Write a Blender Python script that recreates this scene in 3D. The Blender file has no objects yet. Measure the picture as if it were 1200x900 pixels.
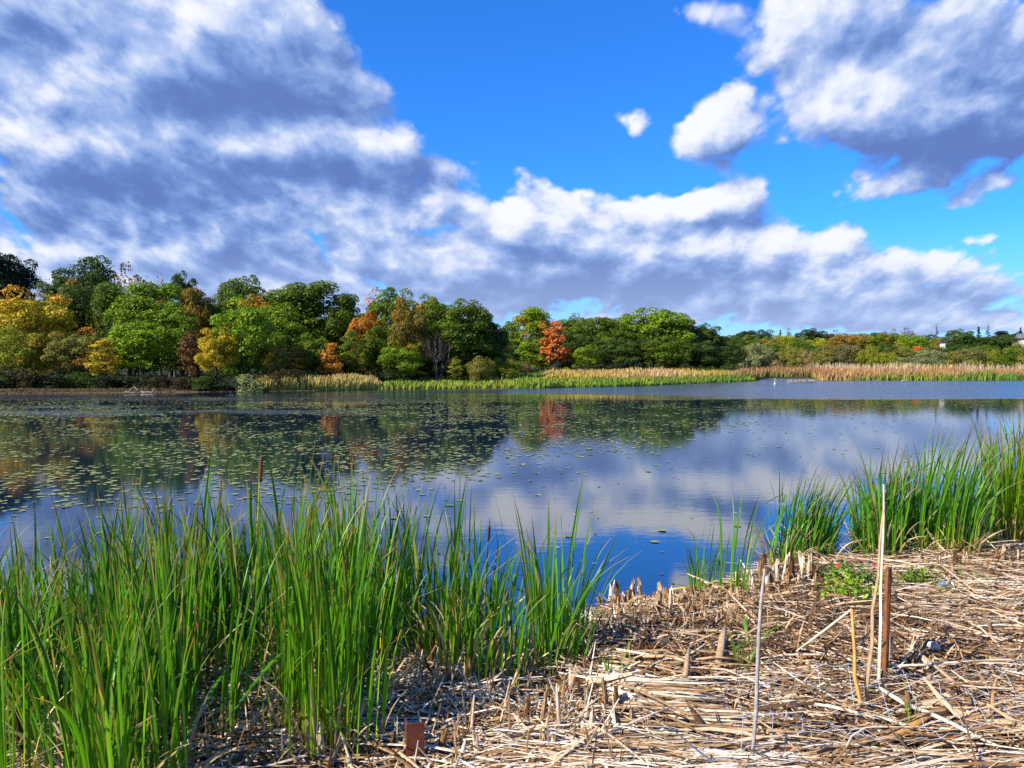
import bpy, math, random
import numpy as np
from mathutils import Vector, Matrix

random.seed(7)
rng = np.random.default_rng(7)
scene = bpy.context.scene
COL = scene.collection
R = math.radians
HC = 2.2            # camera height over the water, metres
FP = 900.0          # focal length in photo pixels (1200 wide)
HY = 428.0          # horizon row

# ------------------------------------------------------------------ world layout
NEAR = [(-260, 800), (0, 785), (100, 772), (200, 750), (300, 738), (450, 742), (550, 765), (620, 800), (652, 795), (690, 742),
        (720, 724), (800, 716), (850, 702), (880, 690), (920, 672), (1000, 660), (1100, 645), (1200, 636), (1500, 600)]
FAR = [(-700, 470), (-200, 463), (0, 461.5), (280, 459), (450, 456.5), (640, 454.5), (760, 452), (862, 447.5), (885, 446.5), (897, 443.5), (950, 443.5),
       (965, 445.5), (1200, 445.5), (1700, 447)]
def _u(px): return (np.asarray(px, float) - 600) / FP
def _d(py): return HC * FP / (np.asarray(py, float) - HY)
NU, ND = _u([p[0] for p in NEAR]), _d([p[1] for p in NEAR])
FU, FD = _u([p[0] for p in FAR]), _d([p[1] for p in FAR])

def nz(x, y, s=1.0, k=0.0):
    x = x * s + k; y = y * s - k * 1.7
    return (np.sin(x * 1.0 + 1.3 * np.sin(y * 0.9 + 0.5)) + np.sin(y * 1.13 - 0.7 + 1.1 * np.sin(x * 1.27))
            + 0.6 * np.sin(x * 2.3 + y * 1.9 + 2) + 0.5 * np.sin(x * 3.7 - y * 3.1) + 0.35 * np.sin(y * 5.9 + x * 1.1)) / 3.45

def sm(t): t = np.clip(t, 0, 1); return t * t * (3 - 2 * t)

def shore_near(x, y):
    u = np.where(y > 0.5, x / np.maximum(y, 0.5), np.sign(x) * 9.0)
    return np.interp(u, NU, ND) - y + 0.10 * nz(x, y, 4.0, 3)      # > 0 on the near bank
def shore_far(x, y):
    u = x / np.maximum(y, 0.5)
    return np.where(y > 20, y - np.interp(u, FU, FD) - 0.5 * nz(x, y, .35), -50.0)

def hgt(x, y):
    x = np.asarray(x, float); y = np.asarray(y, float)
    s = shore_near(x, y); f = shore_far(x, y)
    a = np.where(s > 0, np.minimum(s * 0.16, 0.17), np.maximum(s * 0.35, -0.8))
    a = a + np.where(s > 0, (0.045 * nz(x, y, 3.1) + .04 * nz(x, y, 1.3, 4)) * sm(s / 0.6), 0)
    a = a + 0.35 * sm((3.2 - y) / 3.0) * (s > 0)
    left = sm((-x + 0.02 * y + 10) / 30)
    far = (0.25 * sm(f / 1.2) + 0.012 * np.maximum(f - 4, 0) * (0.6 + 0.9 * left) + 0.15 * nz(x, y, 0.12) * sm(f / 8))
    far = far + 3.0 * sm((f - 60) / 120)
    far = np.minimum(far, 9)
    far = np.where(f > 0, far, np.maximum(f * 0.2, -0.8))
    return np.where(y > 20, far, a)

def at_z(px, py, z=0.0):                       # point of height z seen at a photo position
    d = (HC - z) * FP / (py - HY)
    return Vector(((px - 600) / FP * d, d, z))
def at_g(px, py):
    z = 0.0
    for _ in range(6):
        p = at_z(px, py, z); z = float(hgt(p.x, p.y))
    return Vector((p.x, p.y, z))
def at_d(px, py, d): return Vector(((px - 600) / FP * d, d, HC - (py - HY) / FP * d))

# ------------------------------------------------------------------ object helpers
def meta(o, label=None, cat=None, group=None, kind=None):
    if label: o['label'] = label
    if cat: o['category'] = cat
    if group: o['group'] = group
    if kind: o['kind'] = kind
    return o
def empty(name, loc=(0, 0, 0), label=None, cat=None, group=None):
    o = bpy.data.objects.new(name, None); COL.objects.link(o); o.location = loc
    o.empty_display_size = 0.1
    return meta(o, label, cat, group)
def link(name, me, parent=None, loc=None):
    o = bpy.data.objects.new(name, me); COL.objects.link(o)
    if parent: o.parent = parent
    if loc is not None: o.location = loc
    return o
def mesh(name, V, F, mat, attrs=None, smooth=False, cols=None):
    V = np.asarray(V, np.float32).reshape(-1, 3); F = np.asarray(F, np.int32)
    me = bpy.data.meshes.new(name); k = F.shape[1]
    me.vertices.add(len(V)); me.vertices.foreach_set('co', V.ravel())
    me.loops.add(F.size); me.loops.foreach_set('vertex_index', F.ravel())
    me.polygons.add(len(F)); me.polygons.foreach_set('loop_start', np.arange(0, F.size, k, dtype=np.int32))
    me.polygons.foreach_set('loop_total', np.full(len(F), k, np.int32))
    if smooth: me.polygons.foreach_set('use_smooth', np.ones(len(F), bool))
    for n, a in (attrs or {}).items():
        at = me.attributes.new(n, 'FLOAT', 'POINT'); at.data.foreach_set('value', np.asarray(a, np.float32).ravel())
    if cols is not None:
        at = me.color_attributes.new('tint', 'FLOAT_COLOR', 'POINT')
        c = np.ones((len(V), 4), np.float32); c[:, :3] = cols; at.data.foreach_set('color', c.ravel())
    me.update(); me.validate(); me.materials.append(mat)
    return me
class MB:                                       # small polygon builder for hand made shapes
    def __init__(s): s.v = []; s.f = []
    def box(s, c, size, M=None):
        n = len(s.v); hx, hy, hz = [a / 2 for a in size]
        for z in (-hz, hz):
            for x, y in ((-hx, -hy), (hx, -hy), (hx, hy), (-hx, hy)):
                p = Vector((x, y, z)); p = (M @ p) if M else p
                s.v.append(tuple(p + Vector(c)))
        for q in ((0, 3, 2, 1), (4, 5, 6, 7), (0, 1, 5, 4), (1, 2, 6, 5), (2, 3, 7, 6), (3, 0, 4, 7)): s.f.append(tuple(n + i for i in q))
    def tube(s, pts, rad, seg=6, cap=True, flat=1.0):
        pts = [Vector(p) for p in pts]; n0 = len(s.v)
        for i, p in enumerate(pts):
            t = (pts[min(i + 1, len(pts) - 1)] - pts[max(i - 1, 0)]).normalized()
            a = t.orthogonal().normalized() if abs(t.z) < .95 else Vector((1, 0, 0)).cross(t).normalized()
            if abs(t.z) < .95: a = Vector((0, 0, 1)).cross(t).normalized()
            b = t.cross(a).normalized(); r = rad[i] if hasattr(rad, '__len__') else rad
            for k in range(seg):
                an = 2 * math.pi * k / seg
                s.v.append(tuple(p + a * math.cos(an) * r + b * math.sin(an) * r * flat))
        for i in range(len(pts) - 1):
            for k in range(seg):
                a0 = n0 + i * seg + k; a1 = n0 + i * seg + (k + 1) % seg
                s.f.append((a0, a1, a1 + seg, a0 + seg))
        if cap:
            s.f.append(tuple(n0 + k for k in range(seg))[::-1]); e = n0 + (len(pts) - 1) * seg
            s.f.append(tuple(e + k for k in range(seg)))
    def face(s, pts):
        n = len(s.v); s.v += [tuple(p) for p in pts]; s.f.append(tuple(range(n, n + len(pts))))
    def build(s, name, mat, parent=None, loc=None, smooth=False):
        me = bpy.data.meshes.new(name); me.from_pydata(s.v, [], s.f); me.materials.append(mat); me.update()
        if smooth: me.polygons.foreach_set('use_smooth', [True] * len(me.polygons))
        return link(name, me, parent, loc)
def ribbon(C, S, W, N=None, fold=0.0):
    """strips: centres (n,k,3), sides (n,k,3), half widths (n,k); folded along the middle"""
    n, k, _ = C.shape
    A = C - S * W[..., None]; B = C + S * W[..., None]
    M = C + (N * (fold * W)[..., None] if N is not None else 0)
    V = np.stack([A, M, B], 2).reshape(-1, 3)
    b = (np.arange(n) * k * 3)[:, None, None] + (np.arange(k - 1) * 3)[None, :, None] + np.array([0, 1])[None, None, :]
    F = np.stack([b, b + 1, b + 4, b + 3], -1).reshape(-1, 4)
    return V, F
def norm(a): return a / np.maximum(np.linalg.norm(a, axis=-1, keepdims=True), 1e-9)

# ------------------------------------------------------------------ materials
def new_mat(name):
    m = bpy.data.materials.new(name); m.use_nodes = True; nt = m.node_tree; nt.nodes.clear()
    out = nt.nodes.new('ShaderNodeOutputMaterial')
    return m, nt, out
class G:                                        # terse node graph helper
    def __init__(s, nt): s.nt = nt
    def n(s, t, **k):
        x = s.nt.nodes.new(t)
        for a, b in k.items(): setattr(x, a, b)
        return x
    def set(s, sock, v):
        if isinstance(v, bpy.types.NodeSocket): s.nt.links.new(v, sock)
        else: sock.default_value = v
    def math(s, op, a, b=0.0, c=0.0, clamp=False):
        x = s.n('ShaderNodeMath', operation=op, use_clamp=clamp); s.set(x.inputs[0], a); s.set(x.inputs[1], b); s.set(x.inputs[2], c)
        return x.outputs[0]
    def vm(s, op, a, b=(0, 0, 0), sc=None):
        x = s.n('ShaderNodeVectorMath', operation=op); s.set(x.inputs[0], a); s.set(x.inputs[1], b)
        if sc is not None: s.set(x.inputs['Scale'], sc)
        return x.outputs['Value'] if op in ('LENGTH', 'DOT_PRODUCT', 'DISTANCE') else x.outputs[0]
    def noise(s, vec, scale, det=3.0, rough=.5, dim='3D'):
        x = s.n('ShaderNodeTexNoise', noise_dimensions=dim); s.set(x.inputs['Vector'], vec); x.inputs['Scale'].default_value = scale
        x.inputs['Detail'].default_value = det; x.inputs['Roughness'].default_value = rough
        return x.outputs[0]
    def ramp(s, f, stops, interp='LINEAR'):
        x = s.n('ShaderNodeValToRGB'); cr = x.color_ramp; cr.interpolation = interp
        while len(cr.elements) < len(stops): cr.elements.new(.5)
        for e, (p, c) in zip(cr.elements, stops): e.position = p; e.color = (*c, 1) if len(c) == 3 else c
        s.set(x.inputs[0], f); return x.outputs[0]
    def mix(s, f, a, b, t='RGBA', blend='MIX'):
        x = s.n('ShaderNodeMix', data_type=t)
        if t == 'RGBA': x.blend_type = blend; ia, ib, o = 6, 7, 2
        else: ia, ib, o = 2, 3, 0
        s.set(x.inputs[0], f); s.set(x.inputs[ia], a); s.set(x.inputs[ib], b); return x.outputs[o]
    def mapr(s, v, a, b, c, d, smooth=False):
        x = s.n('ShaderNodeMapRange'); x.interpolation_type = 'SMOOTHSTEP' if smooth else 'LINEAR'
        s.set(x.inputs[0], v)
        for i, q in enumerate((a, b, c, d)): s.set(x.inputs[i + 1], q)
        return x.outputs[0]
def c4(c): return (*c, 1.0)
def principled(g, out, base, rough=.7, spec=.3, normal=None):
    b = g.n('ShaderNodeBsdfPrincipled'); g.set(b.inputs['Base Color'], base); g.set(b.inputs['Roughness'], rough)
    g.set(b.inputs['Specular IOR Level'], spec)
    if normal is not None: g.set(b.inputs['Normal'], normal)
    if out is not None: g.nt.links.new(b.outputs[0], out.inputs[0])
    return b.outputs[0]
def bump(g, h, st, dist=.02):
    b = g.n('ShaderNodeBump'); g.set(b.inputs['Height'], h); g.set(b.inputs['Strength'], st); b.inputs['Distance'].default_value = dist
    return b.outputs[0]

def plain(name, col, rough=.75, var=.25, scale=12.0, spec=.3):
    m, nt, out = new_mat(name); g = G(nt)
    tc = g.n('ShaderNodeTexCoord').outputs['Object']
    n = g.noise(tc, scale, 5, .6)
    f = g.mapr(n, .3, .7, 1 - var, 1 + var)
    c = g.vm('SCALE', col, sc=f)
    principled(g, out, c, rough, spec, bump(g, n, .3, .01)); return m

def mat_foliage():
    m, nt, out = new_mat('autumn_foliage'); g = G(nt)
    oi = g.n('ShaderNodeObjectInfo')
    tone = g.n('ShaderNodeAttribute', attribute_name='tone').outputs['Fac']
    pat = g.n('ShaderNodeAttribute', attribute_name='patch').outputs['Fac']
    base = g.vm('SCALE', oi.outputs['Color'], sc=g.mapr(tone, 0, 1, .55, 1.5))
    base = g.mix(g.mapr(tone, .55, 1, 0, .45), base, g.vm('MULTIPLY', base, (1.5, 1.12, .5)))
    aut = g.ramp(g.math('FRACT', g.math('ADD', g.math('MULTIPLY', pat, 3.0), oi.outputs['Random'])), [(0, (.42, .30, .02)), (.35, (.50, .22, .02)), (.7, (.45, .10, .02)), (1, (.30, .24, .03))])
    thr = g.math('SUBTRACT', 1.0, oi.outputs['Alpha'])
    f = g.mapr(pat, thr, g.math('ADD', thr, .12), 0, .85)
    col = g.mix(f, base, aut)
    b = principled(g, None, col, .6, .18)
    t = g.n('ShaderNodeBsdfTranslucent'); g.set(t.inputs[0], g.vm('MULTIPLY', col, (1.1, 1.15, .5)))
    mx = g.n('ShaderNodeMixShader'); mx.inputs[0].default_value = .24
    nt.links.new(b, mx.inputs[1]); nt.links.new(t.outputs[0], mx.inputs[2]); nt.links.new(mx.outputs[0], out.inputs[0]); return m

def mat_cattail(name, stops, trans=.4):
    m, nt, out = new_mat(name); g = G(nt)
    t = g.n('ShaderNodeAttribute', attribute_name='along').outputs['Fac']
    tone = g.n('ShaderNodeAttribute', attribute_name='tone').outputs['Fac']
    oi = g.n('ShaderNodeObjectInfo')
    c = g.ramp(t, stops)
    c = g.vm('MULTIPLY', c, oi.outputs['Color'])
    c = g.vm('SCALE', c, sc=g.mapr(tone, 0, 1, .45, 1.6))
    c = g.mix(g.mapr(tone, .88, .97, 0, .85), c, c4((.34, .26, .06)))
    b = principled(g, None, c, .38, .5)
    tr = g.n('ShaderNodeBsdfTranslucent'); g.set(tr.inputs[0], g.vm('MULTIPLY', c, (1.1, 1.2, .5)))
    mx = g.n('ShaderNodeMixShader'); mx.inputs[0].default_value = trans
    nt.links.new(b, mx.inputs[1]); nt.links.new(tr.outputs[0], mx.inputs[2]); nt.links.new(mx.outputs[0], out.inputs[0]); return m

def mat_straw(name='dry_straw'):
    m, nt, out = new_mat(name); g = G(nt)
    tone = g.n('ShaderNodeAttribute', attribute_name='tone').outputs['Fac']
    c = g.ramp(tone, [(0, (.025, .011, .005)), (.25, (.10, .045, .016)), (.45, (.27, .145, .055)), (.68, (.52, .35, .20)), (.88, (.76, .62, .45)), (1, (.72, .68, .62))])
    pos = g.n('ShaderNodeNewGeometry').outputs['Position']
    n = g.noise(pos, 45, 3, .6)
    c = g.vm('SCALE', c, sc=g.mapr(n, .3, .7, .65, 1.2))
    principled(g, out, c, .65, .25); return m

def mat_tint(name, rough=.7):
    m, nt, out = new_mat(name); g = G(nt)
    c = g.n('ShaderNodeAttribute', attribute_name='tint').outputs['Color']
    b = principled(g, None, c, rough, .2)
    t = g.n('ShaderNodeBsdfTranslucent'); g.set(t.inputs[0], c)
    mx = g.n('ShaderNodeMixShader'); mx.inputs[0].default_value = .2
    nt.links.new(b, mx.inputs[1]); nt.links.new(t.outputs[0], mx.inputs[2]); nt.links.new(mx.outputs[0], out.inputs[0]); return m

def mat_bark():
    m, nt, out = new_mat('bark'); g = G(nt)
    tc = g.n('ShaderNodeTexCoord').outputs['Object']
    v = g.vm('MULTIPLY', tc, (3, 3, .6)); n = g.noise(v, 3, 5, .7)
    c = g.ramp(n, [(.3, (.035, .027, .02)), (.7, (.16, .135, .105))])
    principled(g, out, c, .9, .1, bump(g, n, .6, .05)); return m

def mat_ground():
    m, nt, out = new_mat('bank_soil'); g = G(nt)
    pos = g.n('ShaderNodeNewGeometry').outputs['Position']
    sx = g.n('ShaderNodeSeparateXYZ'); g.set(sx.inputs[0], pos)
    n = g.noise(pos, 14, 6, .65); n2 = g.noise(pos, .08, 4, .6)
    near = g.ramp(n, [(.3, (.018, .010, .006)), (.5, (.07, .04, .02)), (.7, (.20, .13, .07))])
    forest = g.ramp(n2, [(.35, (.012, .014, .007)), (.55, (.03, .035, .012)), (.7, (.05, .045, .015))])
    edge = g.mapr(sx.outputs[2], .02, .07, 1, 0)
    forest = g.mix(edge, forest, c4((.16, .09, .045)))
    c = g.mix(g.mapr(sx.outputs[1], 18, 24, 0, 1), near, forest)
    principled(g, out, c, .9, .1, bump(g, n, .8, .04)); return m

def mat_water():
    m, nt, out = new_mat('pond_water'); g = G(nt)
    pos = g.n('ShaderNodeNewGeometry').outputs['Position']
    sx = g.n('ShaderNodeSeparateXYZ'); g.set(sx.inputs[0], pos); X, Y = sx.outputs[0], sx.outputs[1]
    # wind-ruffled lanes, far out on the pond
    warp = g.noise(g.vm('MULTIPLY', pos, (.05, .10, 1)), 1.0, 4, .6)
    yw = g.math('ADD', Y, g.math('MULTIPLY', g.math('SUBTRACT', warp, .5), 30))
    def band(a, b, s, xa, xb, xs):
        f = g.math('MULTIPLY', g.mapr(yw, a - s, a + s, 0, 1, True), g.mapr(yw, b - s, b + s, 1, 0, True))
        return g.math('MULTIPLY', f, g.math('MULTIPLY', g.mapr(X, xa - xs, xa + xs, 0, 1, True), g.mapr(X, xb - xs, xb + xs, 1, 0, True)))
    b1 = band(59, 140, 3, -13, 22, 7)
    b2 = band(50, 140, 3, 15, 200, 9)
    b3 = g.math('MULTIPLY', band(33.5, 39, 1.2, -60, -8, 6), .9)
    b4 = g.math('MULTIPLY', band(46, 56, 3, -60, -4, 8), .7)
    rf = g.math('MAXIMUM', g.math('MAXIMUM', b1, b2), g.math('MAXIMUM', b3, b4))
    streak = g.noise(g.vm('MULTIPLY', pos, (.06, .9, 1)), 1.0, 3, .6)
    rf = g.math('MULTIPLY', rf, g.mapr(streak, .34, .5, .25, 1), clamp=True)
    n1 = g.noise(g.vm('MULTIPLY', pos, (1.0, 2.2, 1)), 2.2, 3, .55)
    n2 = g.noise(g.vm('MULTIPLY', pos, (1.0, 1.6, 1)), 11, 2, .5)
    h = g.math('ADD', g.math('MULTIPLY', n1, .7), g.math('MULTIPLY', n2, .12))
    st = g.mix(rf, .016, .9, 'FLOAT')
    nm = bump(g, h, st, .09)
    b = g.n('ShaderNodeBsdfPrincipled')
    body = g.mix(g.noise(pos, .25, 3, .5), c4((.003, .012, .026)), c4((.004, .016, .038)))
    g.set(b.inputs['Base Color'], body)
    g.set(b.inputs['Roughness'], g.mix(rf, .035, .22, 'FLOAT')); b.inputs['IOR'].default_value = 2.7
    b.inputs['Specular IOR Level'].default_value = .5
    g.set(b.inputs['Normal'], nm); nt.links.new(b.outputs[0], out.inputs[0]); return m

def mat_pad():
    m, nt, out = new_mat('lily_pad_green'); g = G(nt)
    tone = g.n('ShaderNodeAttribute', attribute_name='tone').outputs['Fac']
    rnd = g.n('ShaderNodeObjectInfo').outputs['Random']
    t = g.math('FRACT', g.math('ADD', tone, rnd))
    c = g.ramp(t, [(0, (.10, .14, .04)), (.45, (.18, .22, .07)), (.8, (.26, .28, .09)), (.93, (.34, .30, .06)), (1, (.26, .13, .05))])
    principled(g, out, c, .6, .35); return m

M = dict(
    fol=mat_foliage(), bark=mat_bark(), ground=mat_ground(), water=mat_water(), pad=mat_pad(), straw=mat_straw(), tint=mat_tint('reed_blades'),
    cat=mat_cattail('cattail_leaf', [(0, (.48, .42, .06)), (.12, (.32, .40, .03)), (.30, (.11, .29, .008)), (.8, (.075, .22, .010)), (.9, (.14, .20, .03)), (.97, (.36, .20, .06)), (1, (.30, .15, .05))]),
    dead=mat_cattail('dead_cattail_leaf', [(0, (.22, .13, .06)), (.5, (.42, .28, .13)), (1, (.50, .38, .20))], .15),
    grass=mat_cattail('grass_blade', [(0, (.34, .38, .04)), (.3, (.16, .30, .02)), (1, (.10, .22, .02))]),
    grey=plain('weathered_grey_stalk', (.33, .29, .25), .7, .35, 25), orange=plain('fresh_dry_stalk', (.52, .27, .07), .55, .25, 25),
    tan=plain('tan_stalk', (.42, .27, .15), .65, .3, 25), cream=plain('pale_stalk', (.66, .56, .40), .6, .25, 25),
    white=plain('white_paint', (.78, .78, .76), .5, .06, 3), rust=plain('rusty_steel', (.12, .032, .016), .85, .35, 30),
    wood=plain('brown_wood', (.20, .075, .028), .8, .4, 22), roof=plain('grey_shingle', (.12, .12, .13), .9, .3, 4),
    glass=plain('dark_window', (.03, .035, .045), .12, .1, 3, .8), wire=plain('galvanised_wire', (.42, .46, .52), .4, .2, 60, .6),
    seed=plain('brown_seed_head', (.10, .045, .018), .9, .3, 40), red=plain('red_plastic', (.55, .03, .03), .4, .1, 10),
    blue=plain('blue_plastic', (.06, .22, .75), .35, .1, 10), clod=plain('pale_clod', (.60, .58, .54), .7, .2, 15),
    beige=plain('beige_siding', (.45, .42, .36), .7, .1, 5), yel=plain('yellowed_stem', (.42, .33, .06), .6, .3, 20),
    bird=plain('grey_brown_feathers', (.30, .26, .22), .8, .3, 30), log=plain('bleached_log', (.26, .235, .19), .8, .35, 6),
)

# ------------------------------------------------------------------ camera, sun, sky
cam = bpy.data.cameras.new('camera'); co = bpy.data.objects.new('camera', cam); COL.objects.link(co); scene.camera = co
cam.sensor_width = 36; cam.lens = 27; cam.clip_end = 8000; cam.clip_start = .05
pitch = math.atan((450 - HY) / FP)
co.location = (0, 0, HC); co.rotation_euler = (math.pi / 2 - pitch, 0, 0)
sundir = Vector((-.74, -.44, .66)).normalized()
sl = bpy.data.lights.new('sun', 'SUN'); sl.energy = 5.0; sl.angle = R(.53); sl.color = (1, .93, .78)
so = bpy.data.objects.new('sun', sl); COL.objects.link(so); so.rotation_euler = sundir.to_track_quat('Z', 'Y').to_euler()

def cloud_group(name, blobs, warp=.055, nscale=5.0, namp=1.0, off=-.5, puff=0.0):
    """sum of soft blobs in direction space (u = x/y, v = z/y) plus fractal noise"""
    gt = bpy.data.node_groups.new(name, 'ShaderNodeTree')
    gt.interface.new_socket('P', in_out='INPUT', socket_type='NodeSocketVector')
    gt.interface.new_socket('D', in_out='OUTPUT', socket_type='NodeSocketFloat')
    gi = gt.nodes.new('NodeGroupInput'); go = gt.nodes.new('NodeGroupOutput'); g = G(gt)
    P = gi.outputs[0]
    sx = g.n('ShaderNodeSeparateXYZ'); g.set(sx.inputs[0], P)
    w = g.math('DIVIDE', 1.0, g.math('ADD', sx.outputs[1], .55))
    cv = g.n('ShaderNodeCombineXYZ'); g.set(cv.inputs[0], g.math('MULTIPLY', sx.outputs[0], w)); g.set(cv.inputs[1], w); cv.inputs[2].default_value = 3.7
    nx = g.n('ShaderNodeTexNoise'); g.set(nx.inputs['Vector'], cv.outputs[0]); nx.inputs['Scale'].default_value = nscale * .8; nx.inputs['Detail'].default_value = 5; nx.inputs['Roughness'].default_value = .55
    wv = g.vm('MULTIPLY', g.vm('SUBTRACT', nx.outputs[1], (.5, .5, .5)), (warp * 2.6, warp * 1.5, 0))
    Q = g.vm('ADD', P, wv)
    acc = None
    for (px, py, rx, ry, wt) in blobs:
        mp = g.n('ShaderNodeMapping', vector_type='POINT'); g.set(mp.inputs[0], Q)
        iu, iv = FP / rx, FP / ry
        mp.inputs['Scale'].default_value = (iu, iv, 0)
        mp.inputs['Location'].default_value = (-(px - 600) / FP * iu, -(HY - py) / FP * iv, 0)
        gr = g.n('ShaderNodeTexGradient', gradient_type='SPHERICAL'); g.set(gr.inputs[0], mp.outputs[0])
        acc = g.math('MULTIPLY_ADD', gr.outputs[1], wt, acc if acc is not None else 0.0)
    big = g.noise(cv.outputs[0], nscale, 7, .56)
    D = g.math('ADD', acc, g.math('MULTIPLY', g.math('SUBTRACT', big, .5), namp))
    if puff:
        vo = g.n('ShaderNodeTexVoronoi', feature='F1'); g.set(vo.inputs['Vector'], g.vm('ADD', cv.outputs[0], g.vm('SCALE', nx.outputs[1], sc=.14))); vo.inputs['Scale'].default_value = 11.0; vo.inputs['Detail'].default_value = 2.5; vo.inputs['Roughness'].default_value = .45
        D = g.math('MULTIPLY_ADD', g.math('SUBTRACT', .56, vo.outputs['Distance']), puff, D)
    D = g.math('ADD', D, off)
    gt.links.new(D, go.inputs[0]); return gt

CLOUD = [(100, 40, 400, 170, 1.9), (130, 200, 470, 150, 1.7), (310, 110, 165, 120, 1.1), (430, 195, 190, 60, 1.1), (440, 120, 60, 55, .7), (270, 10, 110, 60, 1.0),
         (250, 285, 420, 80, 1.3), (600, 270, 240, 95, 1.4), (770, 310, 300, 95, 1.5), (900, 285, 200, 70, 1.1), (872, 232, 60, 38, 1.3), (700, 232, 160, 34, .5), (800, 240, 90, 34, .9),
         (1100, 60, 290, 150, 1.9), (1080, 150, 230, 100, 1.3), (975, 140, 90, 75, .9), (950, 20, 120, 90, .9), (1180, 120, 180, 110, 1.0),
         (805, 20, 85, 55, .9), (842, 168, 95, 70, 1.7), (735, 145, 45, 36, 1.3), (865, 95, 85, 45, .7), (800, 110, 80, 40, .4),
         (1060, 222, 150, 34, 1.2), (1130, 245, 90, 16, .5), (1120, 330, 260, 66, 1.4), (940, 360, 240, 42, 1.1), (640, 315, 300, 45, 1.0), (200, 340, 600, 50, 1.2), (1150, 372, 200, 18, .8),
         (510, 62, 40, 14, .3), (250, 385, 700, 60, .9), (1000, 385, 330, 34, .75)]
DARK = [(295, 110, 190, 75, 1.25), (40, 50, 150, 75, 1.0), (230, 130, 130, 50, .4), (170, 222, 280, 55, 1.0), (450, 200, 150, 32, 1.0), (90, 250, 160, 30, .5), (420, 130, 80, 30, .5), (340, 303, 130, 20, .8), (230, 310, 170, 18, .3),
        (605, 292, 90, 34, .9), (760, 330, 210, 40, .75), (560, 340, 200, 22, .5), (1140, 190, 170, 45, 1.1), (1150, 60, 170, 80, .75), (1000, 195, 90, 24, .8), (1010, 70, 110, 40, .4), (850, 190, 60, 24, .35), (1150, 352, 170, 24, .7), (950, 350, 110, 20, .5), (1050, 275, 60, 14, .5)]
LIGHT = [(110, 100, 100, 40, 1.0), (240, 30, 120, 45, 1.0), (160, 70, 160, 40, .6), (280, 165, 260, 26, .9), (480, 168, 80, 26, .9), (410, 262, 110, 30, .8), (590, 240, 160, 26, .6), (300, 60, 70, 30, .5), (25, 160, 80, 50, .8),
         (1010, 120, 110, 55, 1.0), (940, 40, 100, 50, .8), (800, 30, 70, 50, .6), (830, 140, 90, 45, .7), (100, 290, 260, 26, .6), (1180, 130, 80, 30, .5), (880, 290, 170, 30, .7), (960, 345, 150, 22, .7), (1120, 310, 160, 26, .6), (735, 140, 40, 30, .8), (740, 375, 200, 14, .4)]

w = bpy.data.worlds.new('World'); scene.world = w; w.use_nodes = True; nt = w.node_tree; nt.nodes.clear(); g = G(nt)
try: w.cycles.sampling_method = 'MANUAL'; w.cycles.sample_map_resolution = 512
except Exception: pass
wo = nt.nodes.new('ShaderNodeOutputWorld'); bg = nt.nodes.new('ShaderNodeBackground'); bg.inputs[1].default_value = .1
sky = nt.nodes.new('ShaderNodeTexSky'); sky.sky_type = 'NISHITA'; sky.sun_disc = False
sky.sun_elevation = math.asin(sundir.z); sky.sun_rotation = math.atan2(sundir.x, sundir.y) % (2 * math.pi); sky.air_density = 1.0; sky.dust_density = .3; sky.ozone_density = 3.0
dirv = g.n('ShaderNodeTexCoord').outputs['Generated']
sx = g.n('ShaderNodeSeparateXYZ'); g.set(sx.inputs[0], dirv)
ya = g.math('MAXIMUM', g.math('ABSOLUTE', sx.outputs[1]), .06)
u = g.math('DIVIDE', sx.outputs[0], ya); v = g.math('MAXIMUM', g.math('DIVIDE', sx.outputs[2], ya), -.02)
P = g.n('ShaderNodeCombineXYZ'); g.set(P.inputs[0], u); g.set(P.inputs[1], v); P = P.outputs[0]
cg = cloud_group('cloud_cover', CLOUD, .045, 7.5, 1.3, -.42, .95)
dg = cloud_group('cloud_shade', DARK, .035, 6.0, .4, -.12)
lg = cloud_group('cloud_light', LIGHT, .035, 9.0, .4, -.12)
def call(gr, vec):
    x = g.n('ShaderNodeGroup'); x.node_tree = gr; g.set(x.inputs[0], vec); return x.outputs[0]
D0 = call(cg, P); D1 = call(cg, g.vm('ADD', P, (-.018, .024, 0)))
dk = call(dg, P); lt = call(lg, P)
alpha = g.mapr(D0, -.06, .40, 0, 1, True)
lit = g.math('MULTIPLY', g.math('SUBTRACT', D0, D1), .72)
thick = g.mapr(D0, .5, 1.9, 0, .25)
shade = g.math('ADD', g.math('ADD', g.math('MULTIPLY', dk, .47), thick), g.math('MULTIPLY', lt, -.42))
wz = g.math('DIVIDE', 1.0, g.math('ADD', v, .55)); fc = g.n('ShaderNodeCombineXYZ'); g.set(fc.inputs[0], g.math('MULTIPLY', u, wz)); g.set(fc.inputs[1], wz); fc = fc.outputs[0]
fw = g.noise(fc, 10.0, 4, .6)
vf = g.n('ShaderNodeTexVoronoi', feature='F1'); g.set(vf.inputs['Vector'], g.vm('ADD', fc, g.vm('SCALE', (1, 1, 0), sc=g.math('MULTIPLY', fw, .10)))); vf.inputs['Scale'].default_value = 17.0; vf.inputs['Detail'].default_value = 3.0; vf.inputs['Roughness'].default_value = .6
shade = g.math('ADD', shade, g.math('MULTIPLY', g.math('SUBTRACT', vf.outputs['Distance'], .5), .30))
shade = g.math('ADD', shade, g.math('MULTIPLY', g.math('SUBTRACT', g.noise(fc, 26.0, 5, .6), .5), .35))
shade = g.math('ADD', g.math('SUBTRACT', shade, lit), .31)
shade = g.mapr(shade, -.25, 1.25, 0, 1, True)
ccol = g.ramp(shade, [(0, (.93, .95, 1.0)), (.16, (.76, .82, .98)), (.40, (.46, .58, .89)), (.65, (.27, .41, .78)), (.85, (.17, .29, .65)), (1, (.125, .215, .55))])
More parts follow.
